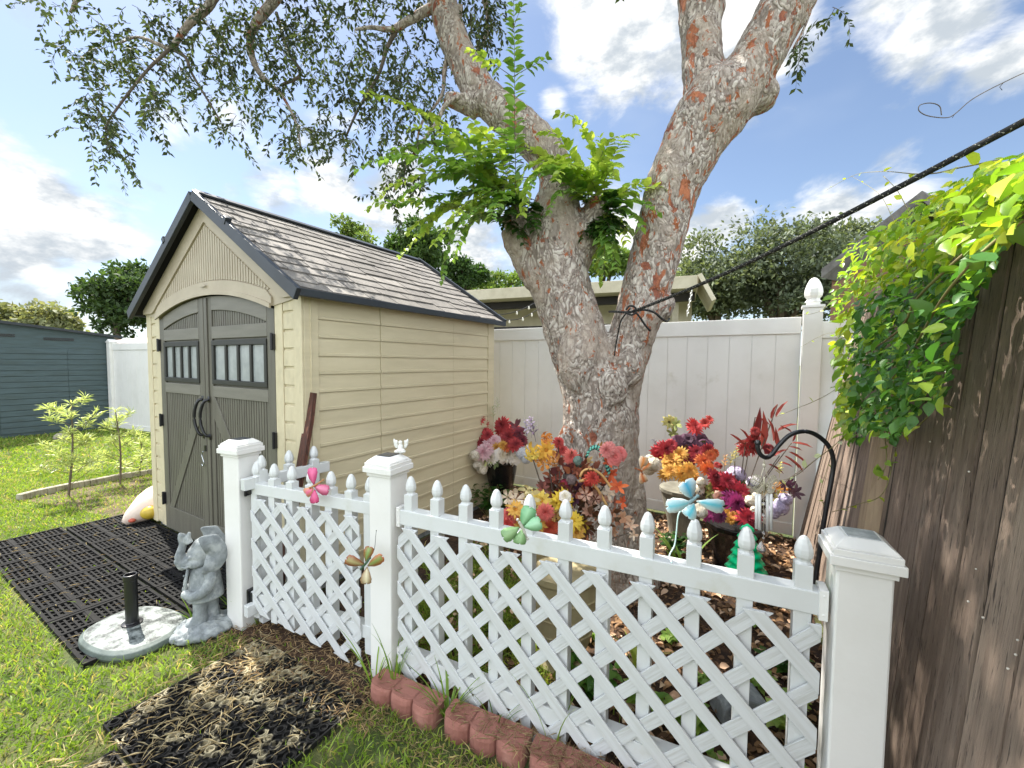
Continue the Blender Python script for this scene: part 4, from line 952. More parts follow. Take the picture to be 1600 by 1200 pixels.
# neighbour's gable roof beyond the wooden fence
nh = thing('neighbour_house', 'brown walled house with a grey gable roof edge behind the vine covered fence', 'house', (6.2, 6.4, 0))
base = Vector((6.2, 6.4, 0)); e0 = PY(1283, 434, 6.2); e1 = PY(1440, 312, 6.2); M['brown_wall'] = mat('brown_siding', '#7a5a46', '#6a4d3b', 6, .8)
M['grey_roof'] = mat('grey_roof', '#6d6a68', '#55524f', 9, .9, .004, 60)
mb = MB(); dr_ = e1-e0; up_ = Vector((0, 0, .13)); back = Vector((2.4, 1.3, 0))
e2 = e1+Vector((dr_.x, 0, -dr_.z)); vs = [e0, e1, e1+up_, e0+up_, e0+back, e1+back, e1+back+up_, e0+back+up_, e2, e2+up_, e2+back, e2+back+up_]
mb.add(vs, [(0, 1, 2, 3), (3, 2, 6, 7), (0, 4, 5, 1), (0, 3, 7, 4), (4, 7, 6, 5), (1, 8, 9, 2), (2, 9, 11, 6), (1, 5, 10, 8), (8, 10, 11, 9), (5, 6, 11, 10)]); mb.build('roof', 'grey_roof', nh, world=base)
mb = MB(); w0 = Vector((e0.x+.35, e0.y+.25, 0)); w1 = Vector((e2.x-.35, e0.y+.25, 0)); zt = e0.z+.1
vs = [w0, w1, w1+Vector((0, 0, zt)), Vector((e1.x, w0.y, e1.z-.1)), w0+Vector((0, 0, zt))]; vs2 = [q+Vector((1.8, .9, 0)) for q in vs]
mb.add(vs+vs2, [(0, 1, 2, 3, 4), (9, 8, 7, 6, 5), (0, 4, 9, 5), (1, 6, 7, 2), (2, 7, 8, 3), (3, 8, 9, 4)]); mb.build('wall', 'brown_wall', nh, world=base)
# ================================================================== YOUNG SHRUBS IN THE BED ON THE LEFT
def podocarp(label, u, v_base, v_top, Y, lean, branches, seed):
    rs = random.Random(seed); base = G(u, v_base); top = PY(u+lean, v_top, base.y); t = thing('young_shrub', label, 'shrub', base, 0, 'young shrubs in the edged bed')
    mb = MB(); stem = spline([base, base.lerp(top, .5)+Vector((.03, 0, 0)), top], 8); mb.tube(stem, lerps([.012, .005], len(stem)-1), 6)
    P, Dd, Nn, Ss = [], [], [], []
    tips = []
    for k in range(branches):
        t_ = .18+.8*(k/branches); p = stem[int(t_*(len(stem)-1))]; a = rs.uniform(0, 6.28); ln = rs.uniform(.12, .30)*(1.15-.5*t_)
        e = p+Vector((math.cos(a)*ln, math.sin(a)*ln*.8, ln*rs.uniform(.4, .9))); pts = spline([p, p.lerp(e, .5)+Vector((0, 0, -.01)), e], 3); mb.tube(pts, .003, 4); tips += [pts[-1], pts[-3], pts[-2]]
    tips += [top, stem[-3], stem[-6]]
    for tp in tips:
        for j in range(15):
            d = Vector((rs.gauss(0, 1), rs.gauss(0, 1), rs.uniform(-.1, 1.3))).normalized(); P.append(tp+d*rs.uniform(0, .015)-Vector((0, 0, rs.uniform(0, .05)))); Dd.append(d); Nn.append((rs.gauss(0, .5), rs.gauss(0, .5), 1)); Ss.append(rs.uniform(.06, .10))
    mb.build('stem', 'twig', t, world=base)
    tv = T_SMALL[0].copy(); tv[:, 1] *= .30
    leaves('foliage', (tv, T_SMALL[1]), P, Dd, Nn, Ss, cols(len(P), '#9aab70', '#c6d09a', .15), 'leaf_gloss', t, base)
podocarp('taller narrow-leaved young shrub in the edged bed left of the shed', 107, 776, 628, 4.6, 4, 20, 1)
podocarp('narrow-leaved young shrub with a bare crooked stem close to the shed', 188, 757, 640, 5.1, -8, 12, 2)
podocarp('low bushy young shrub touching the shed corner', 216, 745, 690, 5.1, 4, 9, 3)
# concrete edging strip of that bed
M['concrete'] = mat('pale_concrete', '#9c9787', '#7e7869', 9, .9, .004, 60, c3='#4d4a34', s3=6)
ed = thing('bed_edging', 'low pale concrete edging curving round the shrub bed on the left', 'edging', logc[2]); base = ed.location.copy()
pe = spline([p.copy() for p in logc]+[G(262, 735)], 4)
for k in range(0, len(pe)-4, 4):
    mb = MB()
    for j in range(k, k+4): mb.bar(pe[j]+Vector((0, 0, .035)), pe[j+1]+Vector((0, 0, .035)), .075, .075)
    mb.build('segment', 'concrete', ed, world=base, bevel=.01)
rk = tag(None or (lambda: (lambda mb: mb.build('rock', 'concrete', None, smooth=True))(MB().ell((0, 0, .05), (.13, .10, .09), n=9, m=6)))(), 'pale round stone on the lawn behind the taller young shrub', 'stone'); rk.location = G(96, 688)
bc = G(228, 818); sk = thing('soil_bag', 'pale plastic bag with a yellow patch slumped at the left shed corner', 'bag', (bc.x, bc.y, 0)); base = Vector((bc.x, bc.y, 0))
M['bag'] = mat('pale_plastic_bag', '#e0cfc0', '#cdb4a4', 5, .4, .006, 14); M['bag_yellow'] = mat('yellow_print', '#c9ae3c', '#ad9130', 9, .4)
mb = MB(); cxl = [(-3.46, 3.66, .03, .03), (-3.43, 3.70, .07, .07), (-3.38, 3.77, .12, .12), (-3.34, 3.86, .16, .15), (-3.32, 3.98, .17, .17), (-3.32, 4.10, .15, .15), (-3.32, 4.18, .08, .07)]
mb.tube(spline([Vector((x, y, z)) for x, y, z, r_ in cxl], 3), lerps([r_ for x, y, z, r_ in cxl], 3), 12, wob=.03)
b_ = mb.build('bag', 'bag', sk, world=base, smooth=True)
mb = MB(); mb.ell((-3.29, 3.73, .11), (.075, .07, .065), n=12, m=8); mb.build('yellow_patch', 'bag_yellow', sk, world=base, smooth=True)
mb = MB(); mb.ell((-3.385, 3.655, .06), (.03, .025, .02), n=8, m=6); mb.build('red_print', mat('red_print', '#b5533c', rough=.5), sk, world=base, smooth=True)

# ================================================================== RUBBER MATS
def slotmat(x0, y0, wx, wy, label):
    """shed local coordinates: x along the doors, y negative towards the camera"""
    t = thing('rubber_mat', label, 'mat', S2W(x0, y0), SHED_A, 'slotted rubber mats by the shed doors')
    mb = MB(); mb.box(0, wx, 0, wy, .001, .004); mb.build('backing', 'rubber_dark', t)
    mb = MB(); nx_ = 3; 
    for k in range(nx_+1):
        x = (wx-.02)*k/nx_; mb.box(x, x+.020, 0, wy, .0045, .022)
        y = (wy-.02)*k/nx_; mb.box(.0, wx, y, y+.016, .0045, .0205)
    mb.build('frame', 'rubber', t)
    mb = MB(); y = .03
    while y < wy-.03: mb.box(.01, wx-.01, y, y+.010, .0045, .017+random.uniform(-.001, .001)); y += .0265
    x = .045
    while x < wx-.03: mb.box(x, x+.010, .01, wy-.01, .0045, .0145); x += .052
    mb.build('grid', 'rubber', t)
M['rubber_dark'] = mat('rubber_shadow', '#0b0b0b', rough=.9)
k = 0
for (x0, y0, nm) in ((1.36, -.46, 'slotted black rubber mat under the elephant statue, nearest the gate post'), (.74, -.46, 'slotted black rubber mat directly in front of the shed double doors'), (.12, -.46, 'slotted black rubber mat at the left door edge of the shed'), (-.50, -.46, 'slotted black rubber mat beside the pale bag at the shed corner'), (1.30, -.93, 'slotted black rubber mat half covered by the umbrella base'), (.68, -.93, 'slotted black rubber mat on the lawn side, middle of its row'), (.06, -.93, 'slotted black rubber mat on the lawn side, second from the left'), (-.56, -.93, 'slotted black rubber mat at the far left end of the lawn side')):
    slotmat(x0, y0, .61, .455, nm)
# near mat with round holes
M['rubber_worn'] = mat('worn_rubber', '#121212', '#232221', 14, .75, .002, 90, c3='#a69c80', s3=8, lo3=.53, hi3=.60, spec=.25)
O2 = Vector((-1.27, 2.13, 0)); 
def holemat(u0, v0, nu, nv, label):
    t = thing('ring_mat', label, 'mat', O2+U1*u0-V1*v0, SHED_A, 'round-holed rubber mats by the gate')
    mb = MB(); p = .047; ri, ro = .0135, .0185; zt = .020
    mb.box(0, nu*p, -nv*p, 0, .001, .0035)
    mb.build('backing', 'rubber_dark', t)
    mb = MB()
    for i in range(nu):
        for j in range(nv):
            cx, cy = (i+.5)*p, -(j+.5)*p; vs = []; K = 8
            for (r_, z, sq) in ((ri, .004, 0), (ri, zt+.004, 0), (ro, zt+.004, 0), (ro, zt, 0), (p/2, zt, 1)):
                for q in range(K):
                    a = 2*math.pi*(q+.5)/K; rr = r_
                    if sq: rr = r_/max(abs(math.cos(a)), abs(math.sin(a)))
                    vs.append((cx+rr*math.cos(a), cy+rr*math.sin(a), z))
            fs = []
            for l in range(4):
                if l == 3 and (i+j) % 2: 
                    continue
                for q in range(K): fs.append((l*K+q, l*K+(q+1) % K, (l+1)*K+(q+1) % K, (l+1)*K+q))
            mb.add(vs, fs)
            if (i+j) % 2: mb.box(cx-p/2, cx+p/2, cy-.004, cy+.004, .006, zt-.004) ; mb.box(cx-.004, cx+.004, cy-p/2, cy+p/2, .006, zt-.005)
    mb.box(-.006, .0, -nv*p, 0, .001, .022); mb.box(nu*p, nu*p+.006, -nv*p, 0, .001, .022); mb.box(0, nu*p, 0, .006, .001, .022); mb.box(0, nu*p, -nv*p-.006, -nv*p, .001, .022)
    mb.build('grid', 'rubber_worn', t)
holemat(-.06, .02, 17, 13, 'round-holed black rubber mat strewn with dry clippings beside the gate')
holemat(.128, .66, 13, 13, 'round-holed black rubber mat cut off by the bottom picture edge')

# ================================================================== UMBRELLA BASE
M['silvered'] = mat('silver_painted_concrete', '#2b3331', '#8d9492', 14, .45, .015, 30, lo=.42, hi=.58, detail=8)
M['ub_rim'] = mat('umbrella_base_rim', '#4b5450', '#66706c', 8, .5, .003, 60)
ub = thing('umbrella_base', 'empty umbrella base with silvery embossed slab and short black tube', 'umbrella stand', (-2.05, 2.19, 0), R(-20)); ub.scale = (.90, .82, .92)
mb = MB(); prof2 = []
def dshape(n, r_, z):
    outp = []
    for k in range(n):
        a = 2*math.pi*k/n; c_, s__ = math.cos(a), math.sin(a); q = (abs(c_)**3+abs(s__)**3)**(-1/3.) ; rr = r_*(.35+.65*q/1.0)*(.985+.065*c_)
        outp.append((rr*c_*1.08, rr*s__*.86, z))
    return outp
K = 40; rings = [dshape(K, .262, .0), dshape(K, .272, .02), dshape(K, .266, .045), dshape(K, .245, .058)]
vs = [p for r_ in rings for p in r_]; fs = [(l*K+q, l*K+(q+1) % K, (l+1)*K+(q+1) % K, (l+1)*K+q) for l in range(3) for q in range(K)]+[tuple(range(K))[::-1], tuple(range(3*K, 4*K))]
mb.add(vs, fs); mb.build('slab', 'ub_rim', ub, smooth=False, bevel=.004)
mb = MB(); rings = [dshape(K, .240, .0585), dshape(K, .205, .066), dshape(K, .13, .072), dshape(K, .06, .076)]
vs = []
for li, r_ in enumerate(rings):
    for (x, y, z) in r_: vs.append((x, y, z+(random.uniform(-.003, .004) if li else 0)))
mb.add(vs, [(l*K+q, l*K+(q+1) % K, (l+1)*K+(q+1) % K, (l+1)*K+q) for l in range(3) for q in range(K)]+[tuple(range(3*K, 4*K))]); mb.build('embossed_top', 'silvered', ub, smooth=True)
mb = MB(); n = 20; prof = [(.055, .074), (.055, .082), (.035, .086), (.0335, .09), (.0335, .335), (.037, .337), (.037, .368), (.034, .372), (.028, .372), (.028, .30), (.001, .295)]
mb.lathe(prof, (0, 0, 0), n); mb.build('tube', 'blackmetal', ub, smooth=False, bevel=.002)

# ================================================================== ELEPHANT STATUE
el = thing('elephant_statue', 'grey cast stone elephant figure in a jacket, trunk raised, by the gate post', 'statue', (-1.70, 2.245, 0), R(34)); el.scale = (.84, .84, .98)
# local: +x right in the picture, -y towards the camera; it looks to -x
mb = MB(); mb.lathe([(.0, .0), (.17, .0), (.185, .02), (.172, .045), (.13, .06), (.06, .07), (.0, .072)], (0, -.02, 0), 22, rip=.05, nr=5)
o_ = mb.build('rock_base', 'stone', el, smooth=True); o_.scale = (1.05, .82, 1)
bs = o_; dm = o_.modifiers.new('s', 'SUBSURF'); dm.levels = 2; dm.render_levels = 2
tx = bpy.data.textures.new('rocky', 'CLOUDS'); tx.noise_scale = .03; dd_ = o_.modifiers.new('d', 'DISPLACE'); dd_.texture = tx; dd_.strength = .035; dd_.texture_coords = 'LOCAL'
mb = MB()
rotY = lambda a: Matrix.Rotation(R(a), 3, 'Y')
mb.tube([(.045, .02, .05), (.04, .02, .13), (.03, .01, .24)], [.048, .040, .052], 14); mb.tube([(-.02, -.03, .05), (-.02, -.025, .13), (-.01, -.01, .22)], [.045, .038, .05], 14)
mb.ell((-.045, -.03, .066), (.055, .042, .03)); mb.ell((.03, .02, .066), (.055, .045, .03))
mb.ell((.01, 0, .30), (.078, .070, .095)); mb.ell((.0, 0, .25), (.072, .064, .06)); mb.ell((.0, -.0, .36), (.062, .058, .04))
body = mb.build('body', 'stone', el, smooth=True); remesh(body, .006, 4, (.02, .004))
mb = MB()   # jacket: flared open shell over the torso
jp = [(.060, .395), (.074, .37), (.086, .32), (.092, .26), (.102, .205), (.105, .190), (.094, .188), (.085, .20)]
mb.lathe(jp, (.012, 0, 0), 24); j_ = mb.build('jacket', 'stone', el, smooth=True); j_.scale = (1, .88, 1)
sm = j_.modifiers.new('s', 'SUBSURF'); sm.levels = 1; sm.render_levels = 1
mb = MB(); mb.tube([(-.074, -.035, .385), (-.088, -.03, .31), (-.094, -.028, .215)], [.008, .009, .009], 8); mb.tube([(-.068, -.012, .38), (-.094, .0, .30), (-.098, .0, .215)], [.008, .009, .009], 8)
for z in (.34, .29, .24): mb.ell((-.097, -.012, z), .006, n=6, m=4)
mb.build('jacket_front', 'stone', el, smooth=True)
for (sy, nm) in ((-1, 'near'), (1, 'far')):
    mb = MB(); pts = [(.03, sy*.070, .375), (.045, sy*.096, .32), (.01, sy*.108, .265), (-.05, sy*.085, .240), (-.085, sy*.045, .245)]
    mb.tube(spline(pts, 4), lerps([.032, .034, .031, .026, .024], 4), 12); mb.ell((-.09, sy*.04, .245), (.026, .024, .024))
    a_ = mb.build('arm', 'stone', el, smooth=True); remesh(a_, .005, 4)
mb = MB()
mb.ell((-.005, 0, .445), (.078, .068, .070)); mb.ell((.0, 0, .49), (.055, .058, .045)); mb.ell((-.06, -.0, .415), (.055, .052, .040)); mb.ell((-.10, 0, .40), (.035, .036, .030)); mb.ell((-.03, -.045, .405), (.05, .025, .026)); mb.ell((-.03, .045, .405), (.05, .025, .026))
mb.tube(spline([(-.085, 0, .405), (-.118, 0, .425), (-.112, 0, .47), (-.098, 0, .515), (-.105, 0, .555), (-.098, 0, .575)], 5), lerps([.035, .030, .024, .021, .020, .022], 5), 14)
mb.ell((-.062, -.048, .445), (.014, .010, .010)); mb.ell((-.062, .048, .445), (.014, .010, .010)); mb.tube(spline([(-.06, -.025, .52), (-.07, -.02, .55), (-.06, -.018, .582)], 3), lerps([.022, .018, .010], 3), 10)
hd_ = mb.build('head', 'stone', el, smooth=True); remesh(hd_, .0055, 4, (.02, .003))
for sy in (-1, 1):
    mb = MB(); n = 16; vs = []; fs = []; c = Vector((.025, sy*.055, .465)); L_r = 6
    for l in range(L_r+1):
        for k in range(n):
            a = -1.9+3.9*k/(n-1); rr = (.118 if abs(a) < 1.2 else .105)*l/L_r*(1+.03*math.sin(k*2.3)); 
            vs.append(c+Vector((rr*math.cos(a)*.95, sy*(.012+.028*math.sin(math.pi*l/L_r)+.03*l/L_r*(1-.4*math.cos(a))), rr*math.sin(a)*.92-.01+(.02*l/L_r if a > .8 else 0))))
    for l in range(L_r):
        for k in range(n-1): fs.append((l*n+k, l*n+k+1, (l+1)*n+k+1, (l+1)*n+k))
    mb.add(vs, fs); e_ = mb.build('ear', 'stone', el, smooth=True); so = e_.modifiers.new('so', 'SOLIDIFY'); so.thickness = .012; sb = e_.modifiers.new('s', 'SUBSURF'); sb.levels = 1; sb.render_levels = 2
mb = MB(); mb.tube(spline([(-.055, -.040, .405), (-.085, -.050, .395), (-.105, -.048, .405)], 3), lerps([.010, .008, .003], 3), 8); mb.build('tusk', 'stone', el, smooth=True)

# ================================================================== BRICK EDGING
ang3 = TH3; pdir3 = Vector((math.cos(ang3), math.sin(ang3), 0)); pn3 = Vector((math.sin(ang3), -math.cos(ang3), 0))
def edging(s0, label, n_sc=3, dv_=.125, dip=.05):
    bw = .118; Ltot = bw*n_sc; t = thing('edging_block', label, 'edging block', P2+pdir3*s0+pn3*dv_+Vector((0, 0, -dip)), ang3+R(random.uniform(-2, 2)), 'scalloped red edging blocks along the picket fence')
    mb = MB()
    for k in range(n_sc):
        poly = []; x0 = k*bw; rr = bw*.5
        # scalloped front (y negative) and flat back
        poly = [(x0+.001, .055), (x0+.001, -.020)]+[(x0+bw/2-rr*math.cos(a)*.98, -.020-.036*math.sin(a)) for a in [math.pi*q/8 for q in range(1, 8)]]+[(x0+bw-.001, -.020), (x0+bw-.001, .055)]
        hh = .125; n_ = len(poly); vs = []
        for (z, sh) in ((0, 1), (hh-.022, 1), (hh-.007, .90), (hh, .74)):
            for (x, y) in poly: cx = x0+bw/2; vs.append((x, (y if y > .03 else (y-.01)*sh+.01), z+(.0 if sh == 1 else .004*math.sin(math.pi*(x-x0)/bw))))
        fs = [(l*n_+q, l*n_+(q+1) % n_, (l+1)*n_+(q+1) % n_, (l+1)*n_+q) for l in range(3) for q in range(n_)]+[tuple(range(n_)), tuple(range(3*n_, 4*n_))[::-1]]
        mb.add(vs, fs)
    o_ = mb.build('block', 'brickmat', t); o_.modifiers.new('b', 'BEVEL').width = .004
    return t
edging(.03, 'scalloped red edging block against the middle post, partly in sun', 3, .125)
edging(.425, 'scalloped red edging block just right of the grass gap', 3, .12)
edging(.80, 'scalloped red edging block covered by dry clippings, right of centre', 3, .115)
edging(1.175, 'scalloped red edging block at the bottom picture edge before the near post', 3, .115)

# ================================================================== FLOWERS
def blossom(kind, c1, c2, r_, seed=0):
    """mesh with unit axis +z; colours baked per petal layer (real petal colours)"""
    rs = random.Random(seed); mb = MB(); a_, b_ = hsv(c1), hsv(c2)
    def mixc(t): j = rs.uniform(.85, 1.12); q = [(a_[i]*(1-t)+b_[i]*t)*j for i in range(3)]; g_ = sum(q)/3; return tuple(min(1, x*.93+g_*.04+.012) for x in q)
    if kind == 'mum':
        for l, (n, el_, ln) in enumerate(((13, 5, 1.0), (13, 22, .95), (11, 40, .82), (9, 58, .66), (7, 74, .5))):
            for k in range(n):
                a = 2*math.pi*(k+l*.5)/n+rs.uniform(-.1, .1); e = R(el_+rs.uniform(-6, 6)); d = Vector((math.cos(a)*math.cos(e), math.sin(a)*math.cos(e), math.sin(e)))
                mb.petal(d*r_*.08+Vector((0, 0, r_*.05*l)), d, (-math.cos(a)*math.sin(e), -math.sin(a)*math.sin(e), math.cos(e)), r_*ln, r_*.26, .25, mixc(l/4), .9)
    elif kind == 'daisy':
        for l in range(2):
            for k in range(9):
                a = 2*math.pi*(k+l*.5)/9+rs.uniform(-.1, .1); e = R(18+16*l+rs.uniform(-8, 8)); d = Vector((math.cos(a)*math.cos(e), math.sin(a)*math.cos(e), math.sin(e)))
                mb.petal(d*r_*.1, d, (-math.cos(a)*math.sin(e), -math.sin(a)*math.sin(e), math.cos(e)), r_*(1-.15*l), r_*.34, .3, mixc(.3*l), .8)
        mb.ell((0, 0, r_*.12), (r_*.2, r_*.2, r_*.12), n=8, m=5, col=b_)
    elif kind == 'lily':
        for k in range(6):
            a = 2*math.pi*k/6+rs.uniform(-.1, .1); e = R(40+rs.uniform(-8, 8)); d = Vector((math.cos(a)*math.cos(e), math.sin(a)*math.cos(e), math.sin(e)))
            mb.petal(d*r_*.06, d, (-math.cos(a)*math.sin(e), -math.sin(a)*math.sin(e), math.cos(e)), r_*1.1, r_*.46, -.6, mixc(rs.random()*.6), .75)
        for k in range(4): a = rs.uniform(0, 6.28); mb.tube([(0, 0, 0), (math.cos(a)*r_*.2, math.sin(a)*r_*.2, r_*.6)], r_*.025, 4, col=b_)
    elif kind == 'rose':
        for l, (n, el_, ln, wd) in enumerate(((6, 15, 1.0, .8), (6, 38, .85, .75), (5, 60, .7, .65), (4, 78, .55, .5))):
            for k in range(n):
                a = 2*math.pi*(k+l*.5)/n+rs.uniform(-.1, .1); e = R(el_+rs.uniform(-5, 5)); d = Vector((math.cos(a)*math.cos(e), math.sin(a)*math.cos(e), math.sin(e)))
                mb.petal(d*r_*.06, d, (-math.cos(a)*math.sin(e), -math.sin(a)*math.sin(e), math.cos(e)), r_*ln, r_*wd, .5, mixc(l/3), 1.3)
    elif kind == 'cluster':
        mb.ell((0, 0, r_*.1), r_*.72, n=10, m=6, col=mixc(.8))
        for k in range(44):
            d = Vector((rs.gauss(0, 1), rs.gauss(0, 1), abs(rs.gauss(0, 1))+.15)).normalized(); c = d*r_*.8; t1 = d.cross(Vector((.3, .2, 1))).normalized(); t2 = d.cross(t1)
            col = mixc(rs.random())
            for q in range(5): a = q*2*math.pi/5; dd = t1*math.cos(a)+t2*math.sin(a); mb.petal(c, dd+d*.3, d, r_*.30, r_*.24, .2, col, 1)
    elif kind == 'sprig':     # open spike of leaves
        h = r_*2.2; mb.tube([(0, 0, -r_*.5), (0, 0, h)], r_*.025, 4, col=b_)
        for k in range(16):
            z = h*(.1+.9*k/16); a = k*2.4; d = Vector((math.cos(a), math.sin(a), .6)); mb.petal((0, 0, z), d, (0, 0, 1), r_*(.8-.4*k/16), r_*.28, .2, mixc(rs.random()), .7)
    elif kind == 'leafy':     # broad leaves fan
        for k in range(7):
            a = 2*math.pi*k/7+rs.uniform(-.3, .3); e = R(rs.uniform(0, 55)); d = Vector((math.cos(a)*math.cos(e), math.sin(a)*math.cos(e), math.sin(e))); mb.petal((0, 0, 0), d, (-math.cos(a)*math.sin(e), -math.sin(a)*math.sin(e), math.cos(e)+.01), r_*rs.uniform(.8, 1.2), r_*.42, .1, mixc(rs.random()), .8)
    return mb
def dup_orient(o, d, spin):
    q = Vector((0, 0, 1)).rotation_difference(Vector(d).normalized()); o.rotation_mode = 'QUATERNION'; o.rotation_quaternion = q @ Vector((0, 0, 1)).rotation_difference(Vector((0, 0, 1))) @ Matrix.Rotation(spin, 3, 'Z').to_quaternion()
_cache = {}
def put(root, base, kind, c1, c2, u, v, Y, rpx, d=None, name=None, again=True):
    if again and kind not in ('sprig', 'leafy'):
        for _ in (0,): put(root, base, kind, c1, c2, u+random.uniform(-.75, .75)*rpx, v+random.uniform(-.6, .6)*rpx, Y+random.uniform(.03, .12), rpx*.85, None, None, False)
    p = PY(u, v, Y); r_ = rpx*Y/CAM_F; key = (kind, c1, c2)
    if key not in _cache: _cache[key] = blossom(kind, c1, c2, 1.0, len(_cache))
    mb = _cache[key]
    nm = name or {'mum': 'blossom', 'daisy': 'blossom', 'lily': 'blossom', 'rose': 'blossom', 'cluster': 'blossom', 'sprig': 'leaf_spray', 'leafy': 'leaf_spray'}[kind]
    if 'me' not in mb.__dict__:
        o = mb.build(nm, 'petal', root); mb.me = o.data
    else:
        o = bpy.data.objects.new(nm, mb.me); sc.collection.objects.link(o); o.parent = root
    o.location = p-Vector(base); o.scale = (r_, r_, r_)
    if d is None: d = Vector((random.gauss(0, .35), -1+random.gauss(0, .2), random.uniform(.1, .9)))
    dup_orient(o, d, random.uniform(0, 6))
    return o
def filler(root, base, c, rad, n, c1, c2, size=(.04, .08), name='filler_leaves'):
    d = rdir(n); P = np.array(c)+d*np.array(rad)*rng.uniform(.3, 1, (n, 1)); leaves(name, T_OVATE, P, d+rdir(n)*.5+np.array([0, 0, .3]), rdir(n), rng.uniform(*size, n), cols(n, c1, c2, .2), 'petal', root, base)
def stems(root, base, c0, pts, r_=.003):
    mb = MB()
    for p in pts: mb.tube(spline([c0, Vector(c0).lerp(p, .5)+Vector((0, 0, .02)), p], 2), r_, 4)
    mb.build('stems', 'twig', root, world=base)
M['black_pot'] = mat('black_glazed_pot', '#0d0d10', rough=.25, spec=.6); M['grey_pot'] = mat('grey_stone_pot', '#8d8a7d', '#6f6c60', 7, .85, .003, 60); M['cream_pot'] = mat('cream_ribbed_pot', '#b9ac86', '#a39672', 6, .7, .002, 60)
# A. black urn in the corner
Y = 4.25; pc_ = PY(783, 745, Y); base = Vector((pc_.x, Y, 0)); fa_ = thing('flower_urn', 'black urn of red, pink and white flowers between shed corner and white fence', 'flower pot', base)
mb = MB(); mb.lathe([(.0, 0), (.16, 0), (.17, .03), (.09, .06), (.08, .12), (.13, .17), (.20, .30), (.235, .45), (.25, .55), (.265, .57), (.265, .60), (.22, .60), (.20, .54), (.0, .52)], n=26); o_ = mb.build('urn', 'black_pot', fa_, smooth=False, bevel=.003); o_.scale = (.66, .66, .83)
RED, WINE, PINK = ('#c23a3c', '#8e1f2c'), ('#8c2f42', '#5c1c30'), ('#e6c6cc', '#c9909c')
WHT, YEL, ORG = ('#ece6dd', '#c9bda0'), ('#e2b24a', '#c98a30'), ('#dd7434', '#b84a22')
LIL, PLUM = ('#cfc6dc', '#a99cc0'), ('#5e3350', '#45273c')
V0, FW = 672, .22
for (k_, c_, u, v, r_) in (('mum', RED, 750, 657, 9), ('mum', RED, 748, 674, 12), ('mum', RED, 762, 681, 10), ('mum', RED, 752, 692, 12), ('mum', RED, 786, 664, 13), ('mum', RED, 796, 684, 16), ('mum', WINE, 808, 680, 13), ('mum', RED, 805, 697, 13), ('mum', ('#cc6060', '#a02c3a'), 790, 690, 14),
    ('mum', WINE, 815, 690, 10), ('rose', WHT, 783, 711, 13), ('mum', PINK, 764, 697, 12), ('mum', PINK, 755, 708, 13), ('rose', PINK, 772, 690, 11), ('mum', WHT, 796, 712, 13), ('rose', WHT, 806, 714, 12), ('mum', WHT, 768, 716, 11), ('mum', YEL, 776, 700, 10), ('mum', YEL, 786, 697, 8), ('cluster', WHT, 742, 712, 9), ('cluster', WHT, 748, 725, 10), ('cluster', WHT, 755, 735, 7), ('mum', ORG, 792, 700, 8), ('cluster', ('#cdd0dc', '#e8e8ea'), 816, 708, 11), ('cluster', ('#b9c0d0', '#dfe2e4'), 822, 716, 9),
    ('sprig', ('#6e6b86', '#8a7c94'), 822, 685, 13), ('sprig', ('#5c4560', '#6f6480'), 836, 684, 14), ('sprig', ('#6e6b86', '#8a7c94'), 830, 678, 12), ('sprig', ('#c9cbb0', '#8f9c6a'), 771, 655, 9), ('sprig', ('#e4e6dd', '#b5bda0'), 777, 642, 9), ('leafy', ('#6b2f3a', '#4c2630'), 806, 668, 13), ('leafy', ('#516139', '#77854a'), 775, 722, 12), ('leafy', ('#97a058', '#c4c688'), 762, 720, 10)):
    up_ = k_ in ('sprig',); put(fa_, base, k_, c_[0], c_[1], u, v, Y+random.uniform(-.06, .06)-FW*max(0, min(1, (v-V0)/40)), r_*1.08, d=(Vector((random.uniform(-.25, .3), -.2, 1)) if up_ else None))
filler(fa_, base, (base.x, Y, PY(783, 705, Y).z), (.30, .2, .12), 130, '#4c5a2c', '#6f3a36')
